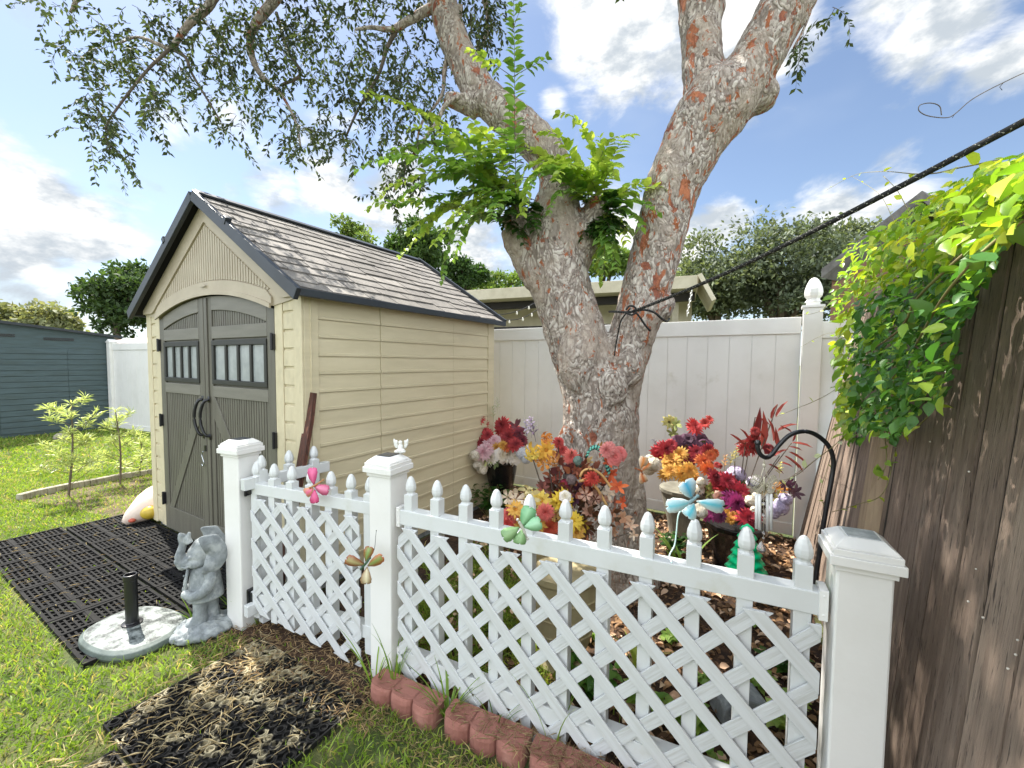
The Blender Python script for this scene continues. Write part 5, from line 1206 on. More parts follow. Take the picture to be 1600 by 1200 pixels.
# B. cream ribbed urn with the big autumn arrangement in front of the trunk
Y = 2.02; bx_ = PY(880, 900, Y).x; base = Vector((bx_, Y, 0)); fb_ = thing('flower_urn', 'cream ribbed urn overflowing with yellow, orange and brown flowers before the big trunk', 'flower pot', base)
mb = MB(); mb.lathe([(.0, 0), (.115, 0), (.125, .02), (.10, .05), (.13, .12), (.155, .20), (.160, .205), (.157, .212), (.172, .29), (.177, .295), (.174, .302), (.182, .38), (.188, .385), (.184, .392), (.185, .46), (.205, .48), (.208, .51), (.18, .51), (.17, .47), (.0, .46)], n=30); mb.build('urn', 'cream_pot', fb_, bevel=.002)
BRN, CRM, SAL = ('#7a4230', '#4e2a24'), ('#e8dcc8', '#c4ab8c'), ('#e3776a', '#c84e48')
BY = ('#e9c92e', '#caa018')
Bf = [('daisy', BY, 877, 783, 17), ('daisy', ('#ecd25a', '#c8962c'), 845, 783, 14), ('lily', ('#e9dfa8', '#c9b16a'), 826, 776, 15), ('lily', CRM, 806, 780, 15), ('daisy', YEL, 806, 797, 12), ('mum', SAL, 797, 806, 12), ('mum', ('#e8584e', '#c8352c'), 793, 818, 9), ('daisy', YEL, 822, 806, 13), ('mum', SAL, 852, 800, 12), ('mum', ('#e0643c', '#b8381e'), 858, 824, 12), ('daisy', YEL, 842, 818, 12), ('daisy', BY, 895, 815, 14), ('daisy', YEL, 900, 832, 12), ('lily', ('#e6cf88', '#caa04c'), 868, 803, 13), ('mum', ORG, 838, 828, 10), ('daisy', YEL, 812, 826, 11), ('mum', SAL, 880, 828, 10),
    ('lily', ('#e8c24c', '#cf9a2e'), 829, 706, 12), ('lily', ('#e8d45c', '#c9a83c'), 836, 712, 11), ('daisy', ('#e5b030', '#b97a22'), 853, 704, 13), ('lily', ('#dd9a3c', '#a8662a'), 850, 724, 12), ('lily', ('#c98a3a', '#9c5c28'), 866, 718, 11), ('lily', ('#e59a3a', '#c26a24'), 850, 684, 11), ('mum', ('#c8423a', '#8e2420'), 872, 692, 8), ('mum', SAL, 892, 714, 11), ('mum', ('#cf4a44', '#a83230'), 880, 704, 7),
    ('leafy', BRN, 864, 752, 16), ('leafy', ('#8e4a38', '#5c2c26'), 848, 764, 15), ('leafy', ('#b0563c', '#7a3226'), 872, 745, 14), ('leafy', BRN, 856, 776, 14), ('leafy', ('#5f2e33', '#7c3a3c'), 880, 764, 14), ('rose', WHT, 860, 772, 9), ('rose', WHT, 883, 776, 8), ('cluster', ('#b52f48', '#8a2038'), 882, 757, 8), ('cluster', ('#4f4a48', '#77716c'), 888, 744, 9), ('cluster', ('#5c4a48', '#85706c'), 893, 750, 8), ('cluster', ('#4f6a60', '#7f9488'), 903, 720, 7),
    ('leafy', ('#5e2d4a', '#45203a'), 905, 765, 16), ('leafy', ('#5e2d4a', '#7a4460'), 915, 758, 14), ('leafy', PLUM, 902, 780, 14), ('lily', ('#c9a28c', '#a87a64'), 915, 774, 13), ('lily', ('#c69e88', '#a06e5a'), 930, 780, 13), ('leafy', ('#d9ab92', '#b98468'), 945, 780, 14), ('leafy', CRM, 950, 770, 15), ('leafy', ('#c79c84', '#a4745e'), 920, 800, 16), ('leafy', ('#8c5f4c', '#6c4436'), 915, 826, 16), ('leafy', ('#b98c74', '#94634e'), 905, 840, 14),
    ('leafy', ('#df6a30', '#c24a20'), 955, 740, 16), ('leafy', ('#e0702f', '#b9451f'), 965, 760, 17), ('leafy', ('#d8622e', '#b23e1c'), 950, 722, 13), ('leafy', ('#c94d26', '#e6864a'), 940, 750, 14), ('leafy', ('#df6a30', '#c24a20'), 972, 785, 13), ('mum', ('#d0402e', '#a82c20'), 925, 748, 10), ('rose', ('#e6a072', '#c26a40'), 920, 744, 11), ('rose', ('#e07c78', '#c25450'), 958, 714, 12), ('mum', ('#dd8a84', '#b95c58'), 948, 704, 10), ('lily', ('#d4a24c', '#a8702c'), 944, 700, 9),
    ('leafy', ('#e2ab8c', '#c58a6c'), 962, 812, 14), ('leafy', ('#e8bc98', '#cf9872'), 975, 808, 14), ('leafy', ('#dca07c', '#ecd0b4'), 985, 822, 13), ('leafy', ('#e4b896', '#c28e70'), 958, 828, 12), ('leafy', ('#e9d6bc', '#d8ae8c'), 990, 836, 10), ('leafy', ('#d9c08a', '#b99858'), 918, 722, 12), ('leafy', ('#a85c3c', '#7c3f2c'), 900, 735, 11)]
for (k_, c_, u, v, r_) in Bf: put(fb_, base, k_, c_[0], c_[1], u, v, Y+(random.uniform(-.24, -.12) if (v > 772 and k_ != 'leafy' and u < 905) else random.uniform(-.14, .08)), r_*(1.25 if k_ != 'leafy' else .95))
filler(fb_, base, (bx_, Y, PY(880, 800, Y).z), (.27, .14, .13), 260, '#7c5138', '#4c3f2a', (.03, .06)); filler(fb_, base, (bx_+.05, Y, PY(900, 750, Y).z), (.14, .10, .12), 150, '#63323a', '#a4603c', (.03, .06))
stems(fb_, base, (bx_, Y, .50), [PY(u, v, Y) for (u, v) in ((829, 706), (853, 704), (866, 720), (892, 714), (850, 684), (872, 692), (955, 700), (990, 830), (955, 740))])
mb = MB(); pts = [PY(u, v, Y-.08) for (u, v) in ((906, 745), (912, 735), (925, 733), (940, 742), (952, 758), (956, 764))]; mb.tube(spline(pts, 4), .006, 5); pts = [PY(u, v, Y-.10) for (u, v) in ((905, 752), (918, 750), (930, 760), (940, 775), (948, 790))]; mb.tube(spline(pts, 4), .007, 5)
mb.build('ribbon_loop', mat('gold_ribbon', '#d9ae70', '#b98a50', 9, .5), fb_, world=base, smooth=True)
# teal beaded caterpillar like pick
cp = thing('beaded_pick', 'teal beaded arch shaped pick standing in the autumn arrangement', 'ornament', PY(918, 720, 2.0)); base2 = cp.location.copy(); mb = MB(); mb.col = hsv('#5fb5a0')
for i_, p in enumerate(spline([PY(u, v, 2.0) for (u, v) in ((917, 712), (922, 702), (932, 699), (942, 708), (948, 724), (951, 738))], 5)):
    mb.lathe([(.0, -.005), (.013, -.004), (.013, .004), (.0, .005)], p, 8, ax=(1, 0, -.6), col=hsv('#6cc2ac') if i_ % 2 else hsv('#1f4a44'))
mb.build('beads', 'paint', cp, world=base2, smooth=True)
# C. grey pot left of the turquoise butterfly
Y = 3.45; bx_ = PY(1068, 770, Y).x; base = Vector((bx_, Y, 0)); fc_ = thing('flower_urn', 'grey stone pot of gold, crimson and plum mums against the white fence', 'flower pot', base)
mb = MB(); mb.lathe([(.0, 0), (.13, 0), (.15, .03), (.13, .06), (.16, .2), (.21, .38), (.225, .43), (.24, .44), (.24, .47), (.2, .47), (.0, .44)], n=26); o_ = mb.build('pot', 'grey_pot', fc_, bevel=.003); o_.scale = (.80, .80, .98)
V0, FW = 690, .24
for (k_, c_, u, v, r_) in (('mum', YEL, 1048, 722, 17), ('mum', ('#e6b64e', '#d39a34'), 1060, 740, 15), ('mum', YEL, 1075, 736, 14), ('mum', ('#e8bd5c', '#c98c30'), 1065, 710, 12), ('mum', ('#e0a23c', '#c98028'), 1082, 742, 10), ('mum', YEL, 1046, 738, 12), ('mum', ('#c8323c', '#8e1a28'), 1037, 703, 15), ('mum', ('#c43844', '#901f2e'), 1048, 696, 10), ('rose', PLUM, 1075, 690, 14), ('rose', PLUM, 1092, 690, 15), ('rose', ('#6c3a56', '#4a2842'), 1100, 697, 11), ('rose', ('#5c2e4a', '#7a4862'), 1060, 690, 11),
    ('mum', ('#b92c38', '#84182a'), 1086, 708, 13), ('mum', ('#a82838', '#7c182c'), 1075, 718, 12), ('mum', ORG, 1098, 722, 13), ('mum', ('#e27a34', '#c2501f'), 1104, 732, 11), ('mum', ORG, 1110, 712, 9), ('mum', ('#cc2e2c', '#9c1c22'), 1086, 670, 12), ('daisy', ('#c0392e', '#8e2420'), 1102, 662, 9), ('cluster', WHT, 1022, 726, 12), ('cluster', WHT, 1015, 718, 8), ('daisy', ('#c9c070', '#5c5430'), 1045, 660, 11), ('leafy', ('#7c8a4a', '#a2a45c'), 1056, 664, 12), ('leafy', ('#6f7a3c', '#8e9450'), 1052, 678, 10), ('sprig', ('#4a4650', '#5c5a60'), 1030, 700, 8), ('mum', ('#c8323c', '#8e1a28'), 1106, 702, 9)):
    put(fc_, base, k_, c_[0], c_[1], u, v, Y+random.uniform(-.06, .06)-FW*max(0, min(1, (v-V0)/40)), r_*1.08, d=(Vector((-.5, -.2, .6)) if k_ == 'sprig' else None))
filler(fc_, base, (bx_, Y, PY(1068, 712, Y).z), (.19, .12, .12), 110, '#4c5a2c', '#5f3236')
# D. black pot on the right with red leaves and wind chime in front
Y = 3.0; bx_ = PY(1150, 800, Y).x; base = Vector((bx_, Y, 0)); fd_ = thing('flower_urn', 'black pot of magenta and crimson flowers with tall red leaves behind the wind chime', 'flower pot', base)
mb = MB(); mb.lathe([(.0, 0), (.13, 0), (.145, .03), (.16, .15), (.19, .28), (.205, .31), (.205, .34), (.17, .34), (.0, .31)], n=26); mb.build('pot', 'black_pot', fd_, bevel=.003)
MAG = ('#a8307c', '#8a2260'); CRI = ('#c4263c', '#981a34')
V0, FW = 760, .26
for (k_, c_, u, v, r_) in (('mum', CRI, 1135, 752, 15), ('mum', CRI, 1152, 768, 16), ('mum', ('#cf2c2c', '#a01c24'), 1130, 770, 14), ('mum', MAG, 1146, 785, 17), ('mum', MAG, 1138, 778, 12), ('mum', ('#a02436', '#761a2c'), 1112, 745, 14), ('mum', ('#b0283a', '#84182c'), 1120, 758, 12), ('cluster', LIL, 1150, 742, 15), ('cluster', ('#e6e2e8', '#c6bcd2'), 1176, 754, 11), ('cluster', WHT, 1168, 766, 9), ('rose', ('#e8a884', '#cc7c5c'), 1160, 778, 10), ('rose', ('#e2b4a0', '#cf8c74'), 1122, 776, 9), ('cluster', WHT, 1094, 754, 9), ('cluster', WHT, 1092, 766, 9), ('leafy', ('#6c7a3c', '#8e9a50'), 1103, 762, 12), ('leafy', ('#7c8848', '#a4a85c'), 1110, 770, 12),
    ('cluster', WHT, 1172, 784, 11), ('cluster', WHT, 1178, 798, 9), ('mum', MAG, 1112, 803, 13), ('mum', ('#7c2a5c', '#5c1e48'), 1124, 806, 11), ('daisy', YEL, 1132, 806, 9), ('daisy', ('#e0983c', '#b8702c'), 1146, 806, 8), ('mum', CRI, 1165, 810, 16), ('mum', ('#b8243c', '#8a1834'), 1172, 818, 13), ('daisy', YEL, 1142, 812, 7), ('cluster', LIL, 1218, 792, 14), ('cluster', LIL, 1228, 780, 10), ('lily', ('#dfa24c', '#c07a34'), 1212, 762, 13), ('lily', ('#c8c070', '#a0984c'), 1216, 776, 11), ('leafy', ('#5a3448', '#42283a'), 1232, 762, 15), ('leafy', ('#6a4a5a', '#4c3444'), 1242, 770, 13), ('leafy', PLUM, 1226, 756, 13), ('cluster', WHT, 1096, 800, 10),
    ('sprig', ('#8a8a4a', '#b8a860'), 1140, 728, 11), ('sprig', ('#7c8448', '#a89c54'), 1148, 722, 10), ('sprig', ('#9a8c50', '#b86a3c'), 1132, 732, 10), ('mum', ('#b8322c', '#8c2222'), 1124, 728, 5), ('mum', ('#b8322c', '#8c2222'), 1120, 727, 5), ('mum', ('#b0302c', '#7c1e20'), 1180, 674, 7), ('mum', ('#b42e2a', '#7c1e1e'), 1172, 700, 13), ('mum', ('#a82828', '#701c1c'), 1174, 690, 10), ('rose', ('#8c1f2c', '#5f1820'), 1198, 702, 9), ('sprig', ('#b0b050', '#d0c878'), 1218, 742, 9)):
    put(fd_, base, k_, c_[0], c_[1], u, v, Y+random.uniform(-.06, .06)-FW*max(0, min(1, (v-V0)/40)), r_*1.08, d=(Vector((random.uniform(-.2, .2), -.2, 1)) if k_ == 'sprig' else None))
filler(fd_, base, (bx_, Y, PY(1160, 780, Y).z), (.27, .12, .12), 170, '#4c5a2c', '#5f3a36')
P_, D2, N2, S2, C2 = [], [], [], [], []; mb = MB()
for (u0, v0, u1, v1) in ((1140, 678, 1172, 700), (1172, 700, 1190, 640), (1190, 700, 1196, 646), (1205, 655, 1212, 632), (1212, 652, 1228, 626), (1208, 690, 1206, 654), (1196, 690, 1185, 668), (1216, 700, 1212, 670), (1230, 668, 1215, 672), (1180, 652, 1205, 662), (1215, 672, 1245, 660), (1218, 665, 1240, 675), (1237, 692, 1270, 696), (1232, 698, 1254, 702), (1232, 706, 1262, 722), (1225, 712, 1252, 730), (1216, 722, 1240, 728), (1205, 715, 1230, 700), (1200, 725, 1226, 738), (1196, 700, 1214, 712), (1170, 690, 1160, 668), (1184, 690, 1150, 690), (1238, 690, 1244, 676), (1230, 715, 1258, 735)):
    a, b = PY(u0, v0, Y+.02), PY(u1, v1, Y-random.uniform(.0, .03)); P_.append(a); D2.append(b-a); N2.append((random.gauss(0, .3), -.4, 1)); S2.append((b-a).length*1.05); C2.append(cols(1, '#9c4a40', '#7c2a28', .2)[0])
tv = T_OVATE[0].copy(); tv[:, 1] *= .30; leaves('tall_leaves', (tv, T_OVATE[1]), P_, D2, N2, S2, C2, 'petal', fd_, base)
stems(fd_, base, (bx_, Y, .33), [PY(u, v, Y) for (u, v) in ((1207, 655), (1215, 632), (1180, 652), (1237, 692), (1255, 732), (1165, 690), (1218, 712), (1245, 772), (1148, 722))], .004)
# ================================================================== VINE OVER THE WOODEN FENCE
def inpoly(x, y, P):
    c = False; n = len(P); j = n-1
    for i in range(n):
        if (P[i][1] > y) != (P[j][1] > y) and x < (P[j][0]-P[i][0])*(y-P[i][1])/(P[j][1]-P[i][1])+P[i][0]: c = not c
        j = i
    return c
VPOLY = [(1322, 388), (1352, 372), (1400, 342), (1440, 318), (1480, 292), (1530, 262), (1580, 244), (1640, 236), (1700, 250), (1660, 300), (1605, 322), (1590, 350), (1570, 372), (1556, 412), (1522, 470), (1506, 505), (1494, 560), (1494, 596), (1470, 622), (1438, 640), (1425, 668), (1396, 690), (1368, 672), (1345, 690), (1318, 682), (1312, 640), (1316, 590), (1308, 545), (1300, 500), (1302, 452), (1312, 420)]
vine = thing('climbing_vine', 'leafy green vine hanging over the top of the brown wooden fence', 'vine', WP(1.4, 1.7, .05)); vb = vine.location.copy()
P, Dd, Nn, Ss, Cc = [], [], [], [], []
cnt = 0; nf_ = (-WN+Vector((0, 0, .17))).normalized()
while cnt < 3300:
    u, v = random.uniform(1295, 1700), random.uniform(235, 700)
    if not inpoly(u, v, VPOLY): continue
    # thin out toward the lower right
    if v > 480 and u > 1440 and random.random() < .35: continue
    off = abs(random.gauss(.08, .07))+.01
    p = onfence(u, v, off)
    if p.z > 1.98: p = onfence(u, v, off-.06)
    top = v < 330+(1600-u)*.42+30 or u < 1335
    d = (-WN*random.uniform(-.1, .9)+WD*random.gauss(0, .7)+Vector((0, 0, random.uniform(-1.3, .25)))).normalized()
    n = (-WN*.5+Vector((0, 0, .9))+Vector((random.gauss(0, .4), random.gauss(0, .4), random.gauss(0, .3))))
    if top and random.random() < .33: c = cols(1, '#a3b934', '#c2cc44', .12)[0]  # yellower upper leaves: back light put into their colour
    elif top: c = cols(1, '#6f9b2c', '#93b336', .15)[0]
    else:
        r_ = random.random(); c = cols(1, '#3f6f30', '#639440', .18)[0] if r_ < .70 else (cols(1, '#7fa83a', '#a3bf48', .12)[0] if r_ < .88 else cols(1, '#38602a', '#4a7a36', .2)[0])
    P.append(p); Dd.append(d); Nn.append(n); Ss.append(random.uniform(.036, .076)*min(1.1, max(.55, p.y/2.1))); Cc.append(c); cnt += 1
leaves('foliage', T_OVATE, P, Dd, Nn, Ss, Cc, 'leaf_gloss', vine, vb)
M['vinestem'] = mat('vine_stem', '#8b8a52', '#6c5b3c', 12, .7)
mb = MB(); 
def tend(px, offs, r_=.002, leafn=0, lsz=.035, col=('#a9bf3a', '#c9d060')):
    pts = spline([onfence(u, v, o_) for (u, v), o_ in zip(px, offs)], 6); mb.tube(pts, r_, 5)
    for k in range(leafn):
        q = pts[int((k+.6)/leafn*(len(pts)-1))]; LPv.append(q); LDv.append((random.gauss(0, 1), random.gauss(0, 1), random.gauss(0, .6)+.2)); LSv.append(random.uniform(.7, 1.25)*lsz); LCv.append(cols(1, *col, .1)[0])
LPv, LDv, LSv, LCv = [], [], [], []
tend([(1560, 250), (1500, 262), (1440, 272), (1380, 268), (1340, 272), (1312, 285), (1290, 298)], [.05, .04, .06, .08, .1, .12, .14], .0022, 7, .045)
tend([(1420, 330), (1400, 295), (1380, 275)], [.05, .05, .08], .0018, 2)
tend([(1400, 350), (1370, 300), (1330, 275)], [.05, .08, .1], .0015, 2)
tend([(1600, 330), (1540, 370), (1480, 420), (1430, 470), (1400, 520), (1340, 560)], [.10, .16, .2, .2, .18, .12], .003, 6, .07, ('#4c7c2c', '#8cab3a'))
tend([(1600, 345), (1550, 380), (1510, 420), (1470, 470), (1430, 540)], [.12, .2, .22, .22, .18], .0025, 3, .07, ('#4c7c2c', '#8cab3a'))
tend([(1310, 455), (1290, 480), (1270, 490), (1250, 492), (1225, 500)], [.1, .2, .3, .35, .4], .0015, 4, .035)
tend([(1320, 520), (1290, 522), (1255, 540), (1220, 562)], [.1, .2, .3, .35], .0011, 1, .03)
tend([(1330, 590), (1300, 612), (1270, 628), (1240, 640), (1205, 655)], [.1, .2, .3, .32, .36], .0012, 3, .03)
tend([(1345, 650), (1310, 690), (1270, 722), (1240, 745), (1215, 752)], [.1, .2, .28, .3, .3], .0015, 6, .03, ('#cfd8a0', '#e2e6c0'))
tend([(1325, 670), (1300, 710), (1290, 740), (1282, 770), (1290, 798)], [.1, .12, .14, .15, .14], .0015, 4, .03, ('#b7c878', '#dfe4b0'))
tend([(1400, 700), (1380, 770), (1340, 788), (1300, 800)], [.05, .08, .1, .12], .0015, 6, .03)
tend([(1380, 660), (1385, 720), (1372, 750)], [.06, .08, .1], .0018, 7, .045, ('#6f9a34', '#a5b94a'))
tend([(1470, 620), (1450, 650), (1420, 676), (1400, 672)], [.04, .06, .06, .06], .0018, 3, .04)
mb.build('stems', 'vinestem', vine, world=vb, smooth=True)
leaves('tendril_leaves', T_OVATE, LPv, LDv, rdir(len(LPv))+np.array([0, -.3, 1]), LSv, LCv, 'leaf_gloss', vine, vb)
cv = thing('curled_tendril', 'bare curled vine tendril reaching in against the sky at the right edge', 'tendril', PY(1600, 120, 1.5)); base = cv.location.copy()
mb = MB(); mb.tube(spline([PY(u, v, 1.5) for (u, v) in ((1700, 90), (1640, 100), (1600, 114), (1570, 128), (1540, 143), (1515, 158), (1492, 178), (1478, 184), (1450, 181), (1436, 173), (1438, 164), (1454, 161), (1468, 166), (1471, 180))], 5), .0016, 5); mb.tube([PY(u, v, 1.5) for (u, v) in ((1568, 129), (1562, 136), (1566, 141))], .0012, 4); mb.tube([PY(u, v, 1.5) for (u, v) in ((1492, 178), (1488, 184))], .001, 4)
mb.build('stem', 'twig', cv, world=base, smooth=True)

# ================================================================== ROPE
rp = thing('rope', 'black and white braided rope tied round the tree and running up to the right', 'rope', PY(985, 488, 2.5)); base = rp.location.copy()
M['rope_dark'] = mat('black_rope', '#141414', '#2a2a2a', 200, .8); M['rope_light'] = mat('pale_rope_strand', '#b9b6aa', '#9a978c', 100, .8)
def braided(pts, r_, twist=90, core='rope_dark', nst=2):
    cr = MB(); cr.tube(pts, r_, 8); cr.build('rope_core', core, rp, world=base, smooth=True)
    L_t = 0; st_ = MB()
    for k in range(nst):
        q = []; acc_ = 0
        for i in range(len(pts)-1):
            a, b = Vector(pts[i]), Vector(pts[i+1]); t = (b-a).normalized(); x = t.cross(Vector((0, 0, 1))).normalized(); y = t.cross(x); n_ = max(1, int((b-a).length/.006))
            for j in range(n_):
                p = a.lerp(b, j/n_); ang = acc_*twist*(1 if k % 2 else -1)+k*math.pi; q.append(p+(x*math.cos(ang)+y*math.sin(ang))*r_*.86); acc_ += (b-a).length/n_
        st_.tube(q, r_*.2, 4)
    st_.build('rope_strand', 'rope_light', rp, world=base, smooth=True)
ra = PY(988, 487, 2.5); rb = PY(1600, 190, .98); rc = rb+(rb-ra)*.35
braided([ra.lerp(rb, k/24)+Vector((0, 0, -.03*math.sin(math.pi*k/24))) for k in range(25)]+[rc], .0085, 150)
wrap = [PY(u, v, Y) for (u, v, Y) in ((952, 487, 2.72), (962, 487, 2.55), (975, 488, 2.49), (990, 487, 2.47), (1005, 484, 2.48), (1022, 488, 2.50), (1034, 498, 2.54), (1042, 502, 2.62), (1046, 498, 2.74))]
braided(spline(wrap, 4), .007, 200)
braided(spline([PY(u, v, Y) for (u, v, Y) in ((985, 482, 2.46), (978, 490, 2.46), (970, 502, 2.50), (966, 520, 2.55), (962, 540, 2.58), (960, 556, 2.6))], 4), .0045, 260)
braided(spline([PY(u, v, Y) for (u, v, Y) in ((990, 484, 2.46), (1000, 496, 2.47), (1008, 508, 2.49), (1016, 517, 2.51))], 4), .006, 200)
braided(spline([PY(u, v, Y) for (u, v, Y) in ((978, 484, 2.45), (984, 478, 2.44), (992, 480, 2.44), (994, 488, 2.44), (986, 492, 2.44), (978, 488, 2.44))], 4), .006, 200)

# ================================================================== ORNAMENTS
def wing(mb, root_, tip, wid, nrm_, col, edge, wav=.0, seg=7):
    a, b = Vector(root_), Vector(tip); d = b-a; s_ = d.cross(Vector(nrm_)).normalized(); n = Vector(nrm_).normalized(); L0 = d.length
    prof = [(0, .10), (.18, .42), (.36, .80), (.55, 1.0), (.72, 1.18), (.84, 1.05), (.93, 1.08), (1.0, .66), (1.03, .2)]
    up_, dn = [], []
    for t, w_ in prof: up_.append(a+d*t+s_*wid*.5*w_+n*L0*.10*math.sin(t*3)); dn.append(a+d*t-s_*wid*.5*w_*(.85)+n*L0*.10*math.sin(t*3))
    mid = [a+d*t*.9+n*L0*.12*math.sin(t*3) for t, w_ in prof]
    vs = []; cs = []
    for i in range(len(prof)): vs += [up_[i], mid[i], dn[i]]
    k0 = len(mb.v); fs = []
    for i in range(len(prof)-1): fs += [(3*i, 3*i+1, 3*i+4, 3*i+3), (3*i+1, 3*i+2, 3*i+5, 3*i+4)]
    mb.add(vs, fs, edge)
    for i in range(1, len(prof)-1): mb.c[k0+3*i+1] = col
    return mb
def butterfly(name, label, cx, wings, body, cbody, ant=None, Yc=1.5, thick=.0025, base=None):
    c = PY(*cx, Yc); t = thing(name, label, 'butterfly ornament', c, 0)
    for (ru, rv, tu, tv_, wid, dY, col, edge) in wings:
        mb = MB(); wing(mb, PY(ru, rv, Yc), PY(tu, tv_, Yc+dY), wid*1.05*Yc/CAM_F, (0, -1, .15), hsv(col), hsv(edge)); o_ = mb.build('wing', 'paint', t, world=c, smooth=True); so = o_.modifiers.new('s', 'SOLIDIFY'); so.thickness = thick
    mb = MB(); b = [PY(u, v, Yc-.006) for u, v in body]; r_ = .0045; mb.tube(spline(b, 4), lerps([r_*.6, r_*1.3, r_*.7] if len(b) == 3 else [r_]*len(b), 4), 8)
    for k, q in enumerate(spline(b, 4)[::2]): mb.ell(q, r_*1.25, n=8, m=5)
    mb.c = [hsv(cbody)]*len(mb.v); mb.build('body', 'paint', t, world=c, smooth=True)
    if ant:
        mb = MB(); 
        for a_ in ant: mb.tube(spline([PY(u, v, Yc-.006) for u, v in a_], 3), .0011, 4); mb.ell(PY(*a_[-1], Yc-.006), .0026, n=6, m=4)
        mb.c = [(.02, .02, .025)]*len(mb.v); mb.build('antenna', 'paint', t, world=c, smooth=True)
    return t
butterfly('butterfly', 'pink metal butterfly clipped on the gate pickets', (491, 763), [(491, 757, 488, 731, 14, 0, '#e06a98', '#c2477a'), (492, 760, 514, 766, 15, -.02, '#dc86a6', '#b5446a'), (490, 763, 478, 772, 14, .0, '#d9688e', '#c89060'), (492, 765, 493, 786, 13, -.02, '#d25a86', '#b83f6e')], [(484, 762), (493, 758), (505, 750)], '#a9784a', None, 2.02)
butterfly('butterfly', 'orange and green painted butterfly on the left side of the middle post', (571, 880), [(570, 882, 541, 873, 15, -.03, '#a8a070', '#8f4a2c'), (572, 877, 578, 854, 14, .0, '#7f9c5c', '#94502f'), (575, 884, 598, 869, 14, -.03, '#7c9452', '#a85a34'), (574, 886, 573, 912, 16, -.02, '#cfc6a4', '#8a6a48')], [(564, 889), (572, 880), (578, 872)], '#3c5c46', [[(578, 872), (585, 858), (587, 838), (588, 829)], [(564, 889), (558, 888), (552, 892)]], 1.80)
butterfly('butterfly', 'pale green wire mesh butterfly leaning on the picket rail', (817, 826), [(815, 822, 828, 792, 22, .0, '#93c79a', '#5f9a68'), (818, 823, 845, 815, 20, -.01, '#a9d8b4', '#7db586'), (811, 824, 786, 840, 20, -.02, '#8fb07e', '#6b8f5c'), (815, 828, 812, 850, 19, -.02, '#86aa76', '#668a58')], [(809, 812), (815, 822), (824, 842)], '#b9b7ac', None, 1.42)
tb = butterfly('butterfly', 'large turquoise and white butterfly on a bent wire above the picket rail', (1083, 783), [(1080, 778, 1069, 752, 26, -.02, '#3fb2dc', '#e4f2f4'), (1078, 784, 1041, 792, 20, -.04, '#7fd0de', '#e6f4f4'), (1088, 783, 1130, 791, 20, .02, '#5cc4d8', '#e6f4f4'), (1084, 787, 1074, 808, 22, -.02, '#57c0d4', '#d8eef0')], [(1066, 794), (1080, 783), (1090, 775)], '#7c9aa0', [[(1088, 777), (1093, 768)], [(1090, 778), (1098, 772)]], 1.25)
mb = MB(); mb.tube(spline([PY(u, v, Y) for (u, v, Y) in ((1068, 792, 1.245), (1060, 805, 1.24), (1057, 830, 1.235), (1054, 852, 1.23), (1046, 868, 1.22), (1050, 880, 1.20))], 5), .0022, 6); o_ = mb.build('wire', mat('pale_teal_wire', '#b9d6d2', rough=.4), tb, world=tb.location, smooth=True)
butterfly('butterfly', 'small orange leaf butterfly clipped beside the big trunk', (1000, 735), [(1001, 733, 1006, 713, 14, 0, '#e28a3c', '#e9dcc0'), (1002, 736, 1015, 722, 12, .0, '#dc7a34', '#ecd9b8'), (1000, 738, 1007, 754, 13, 0, '#d9763a', '#e8d2b0')], [(993, 732), (1001, 735), (1004, 740)], '#a05c30', None, 2.35)
# cherub on the middle post
M['white_resin'] = mat('white_resin', '#e6e6e2', '#d5d5d0', 20, .35)
ce = thing('cherub_figure', 'tiny white winged cherub figure perched on the middle post cap', 'figurine', PY(626, 708, 1.96)); base = ce.location.copy()
def CP(dx, dz, dy=0): return base+Vector((dx, dy, dz))
mb = MB(); mb.ell(CP(0, .012), (.020, .016, .015)); mb.ell(CP(0, .030), (.013, .012, .016)); mb.ell(CP(-.001, .051), .0105); mb.ell(CP(-.016, .010, -.01), (.012, .014, .008)); mb.ell(CP(.016, .010, -.01), (.012, .014, .008))
o_ = mb.build('body', 'white_resin', ce, world=base, smooth=True); remesh(o_, .003, 2)
for sg in (-1, 1):
    mb = MB(); mb.ell(CP(sg*.024, .040, .006), (.010, .004, .020), Matrix.Rotation(R(sg*18), 3, 'Y')); mb.ell(CP(sg*.030, .054, .006), (.0065, .004, .015), Matrix.Rotation(R(sg*12), 3, 'Y')); mb.ell(CP(sg*.020, .050, .006), (.006, .004, .013), Matrix.Rotation(R(sg*-6), 3, 'Y'))
    o_ = mb.build('wing', 'white_resin', ce, world=base, smooth=True); remesh(o_, .0025, 1)
# shepherd's hook and wind chime
hk = thing('shepherd_hook', 'black iron shepherd hook beside the near white post', 'hook', (1.21, 1.62, 0)); base = Vector((1.21, 1.62, 0)); Yh = 1.62
M['iron'] = mat('black_iron', '#15151a', '#242429', 40, .3, spec=.7)
mb = MB(); pts = [PY(u, v, Yh) for (u, v) in ((1250, 1190), (1262, 1000), (1278, 880), (1290, 800), (1300, 745), (1302, 718), (1294, 696), (1276, 680), (1256, 674), (1234, 680), (1217, 696), (1206, 710), (1197, 715), (1188, 710), (1184, 700), (1184, 694))]
mb.tube(spline(pts, 6), .0085, 10); mb.build('pole', 'iron', hk, world=base, smooth=True)
mb = MB(); mb.ell(PY(1184, 692, Yh), .012); mb.build('knob', 'iron', hk, world=base, smooth=True)
wc = thing('wind_chime', 'white butterfly wind chime with metal tubes and a crystal drop on the black hook', 'wind chime', PY(1194, 714, Yh)); base = wc.location.copy(); Yw = Yh
M['chime'] = mat('white_metal_tube', '#f0f0ec', rough=.35); M['string'] = mat('pale_string', '#cfc9b4', rough=.7)
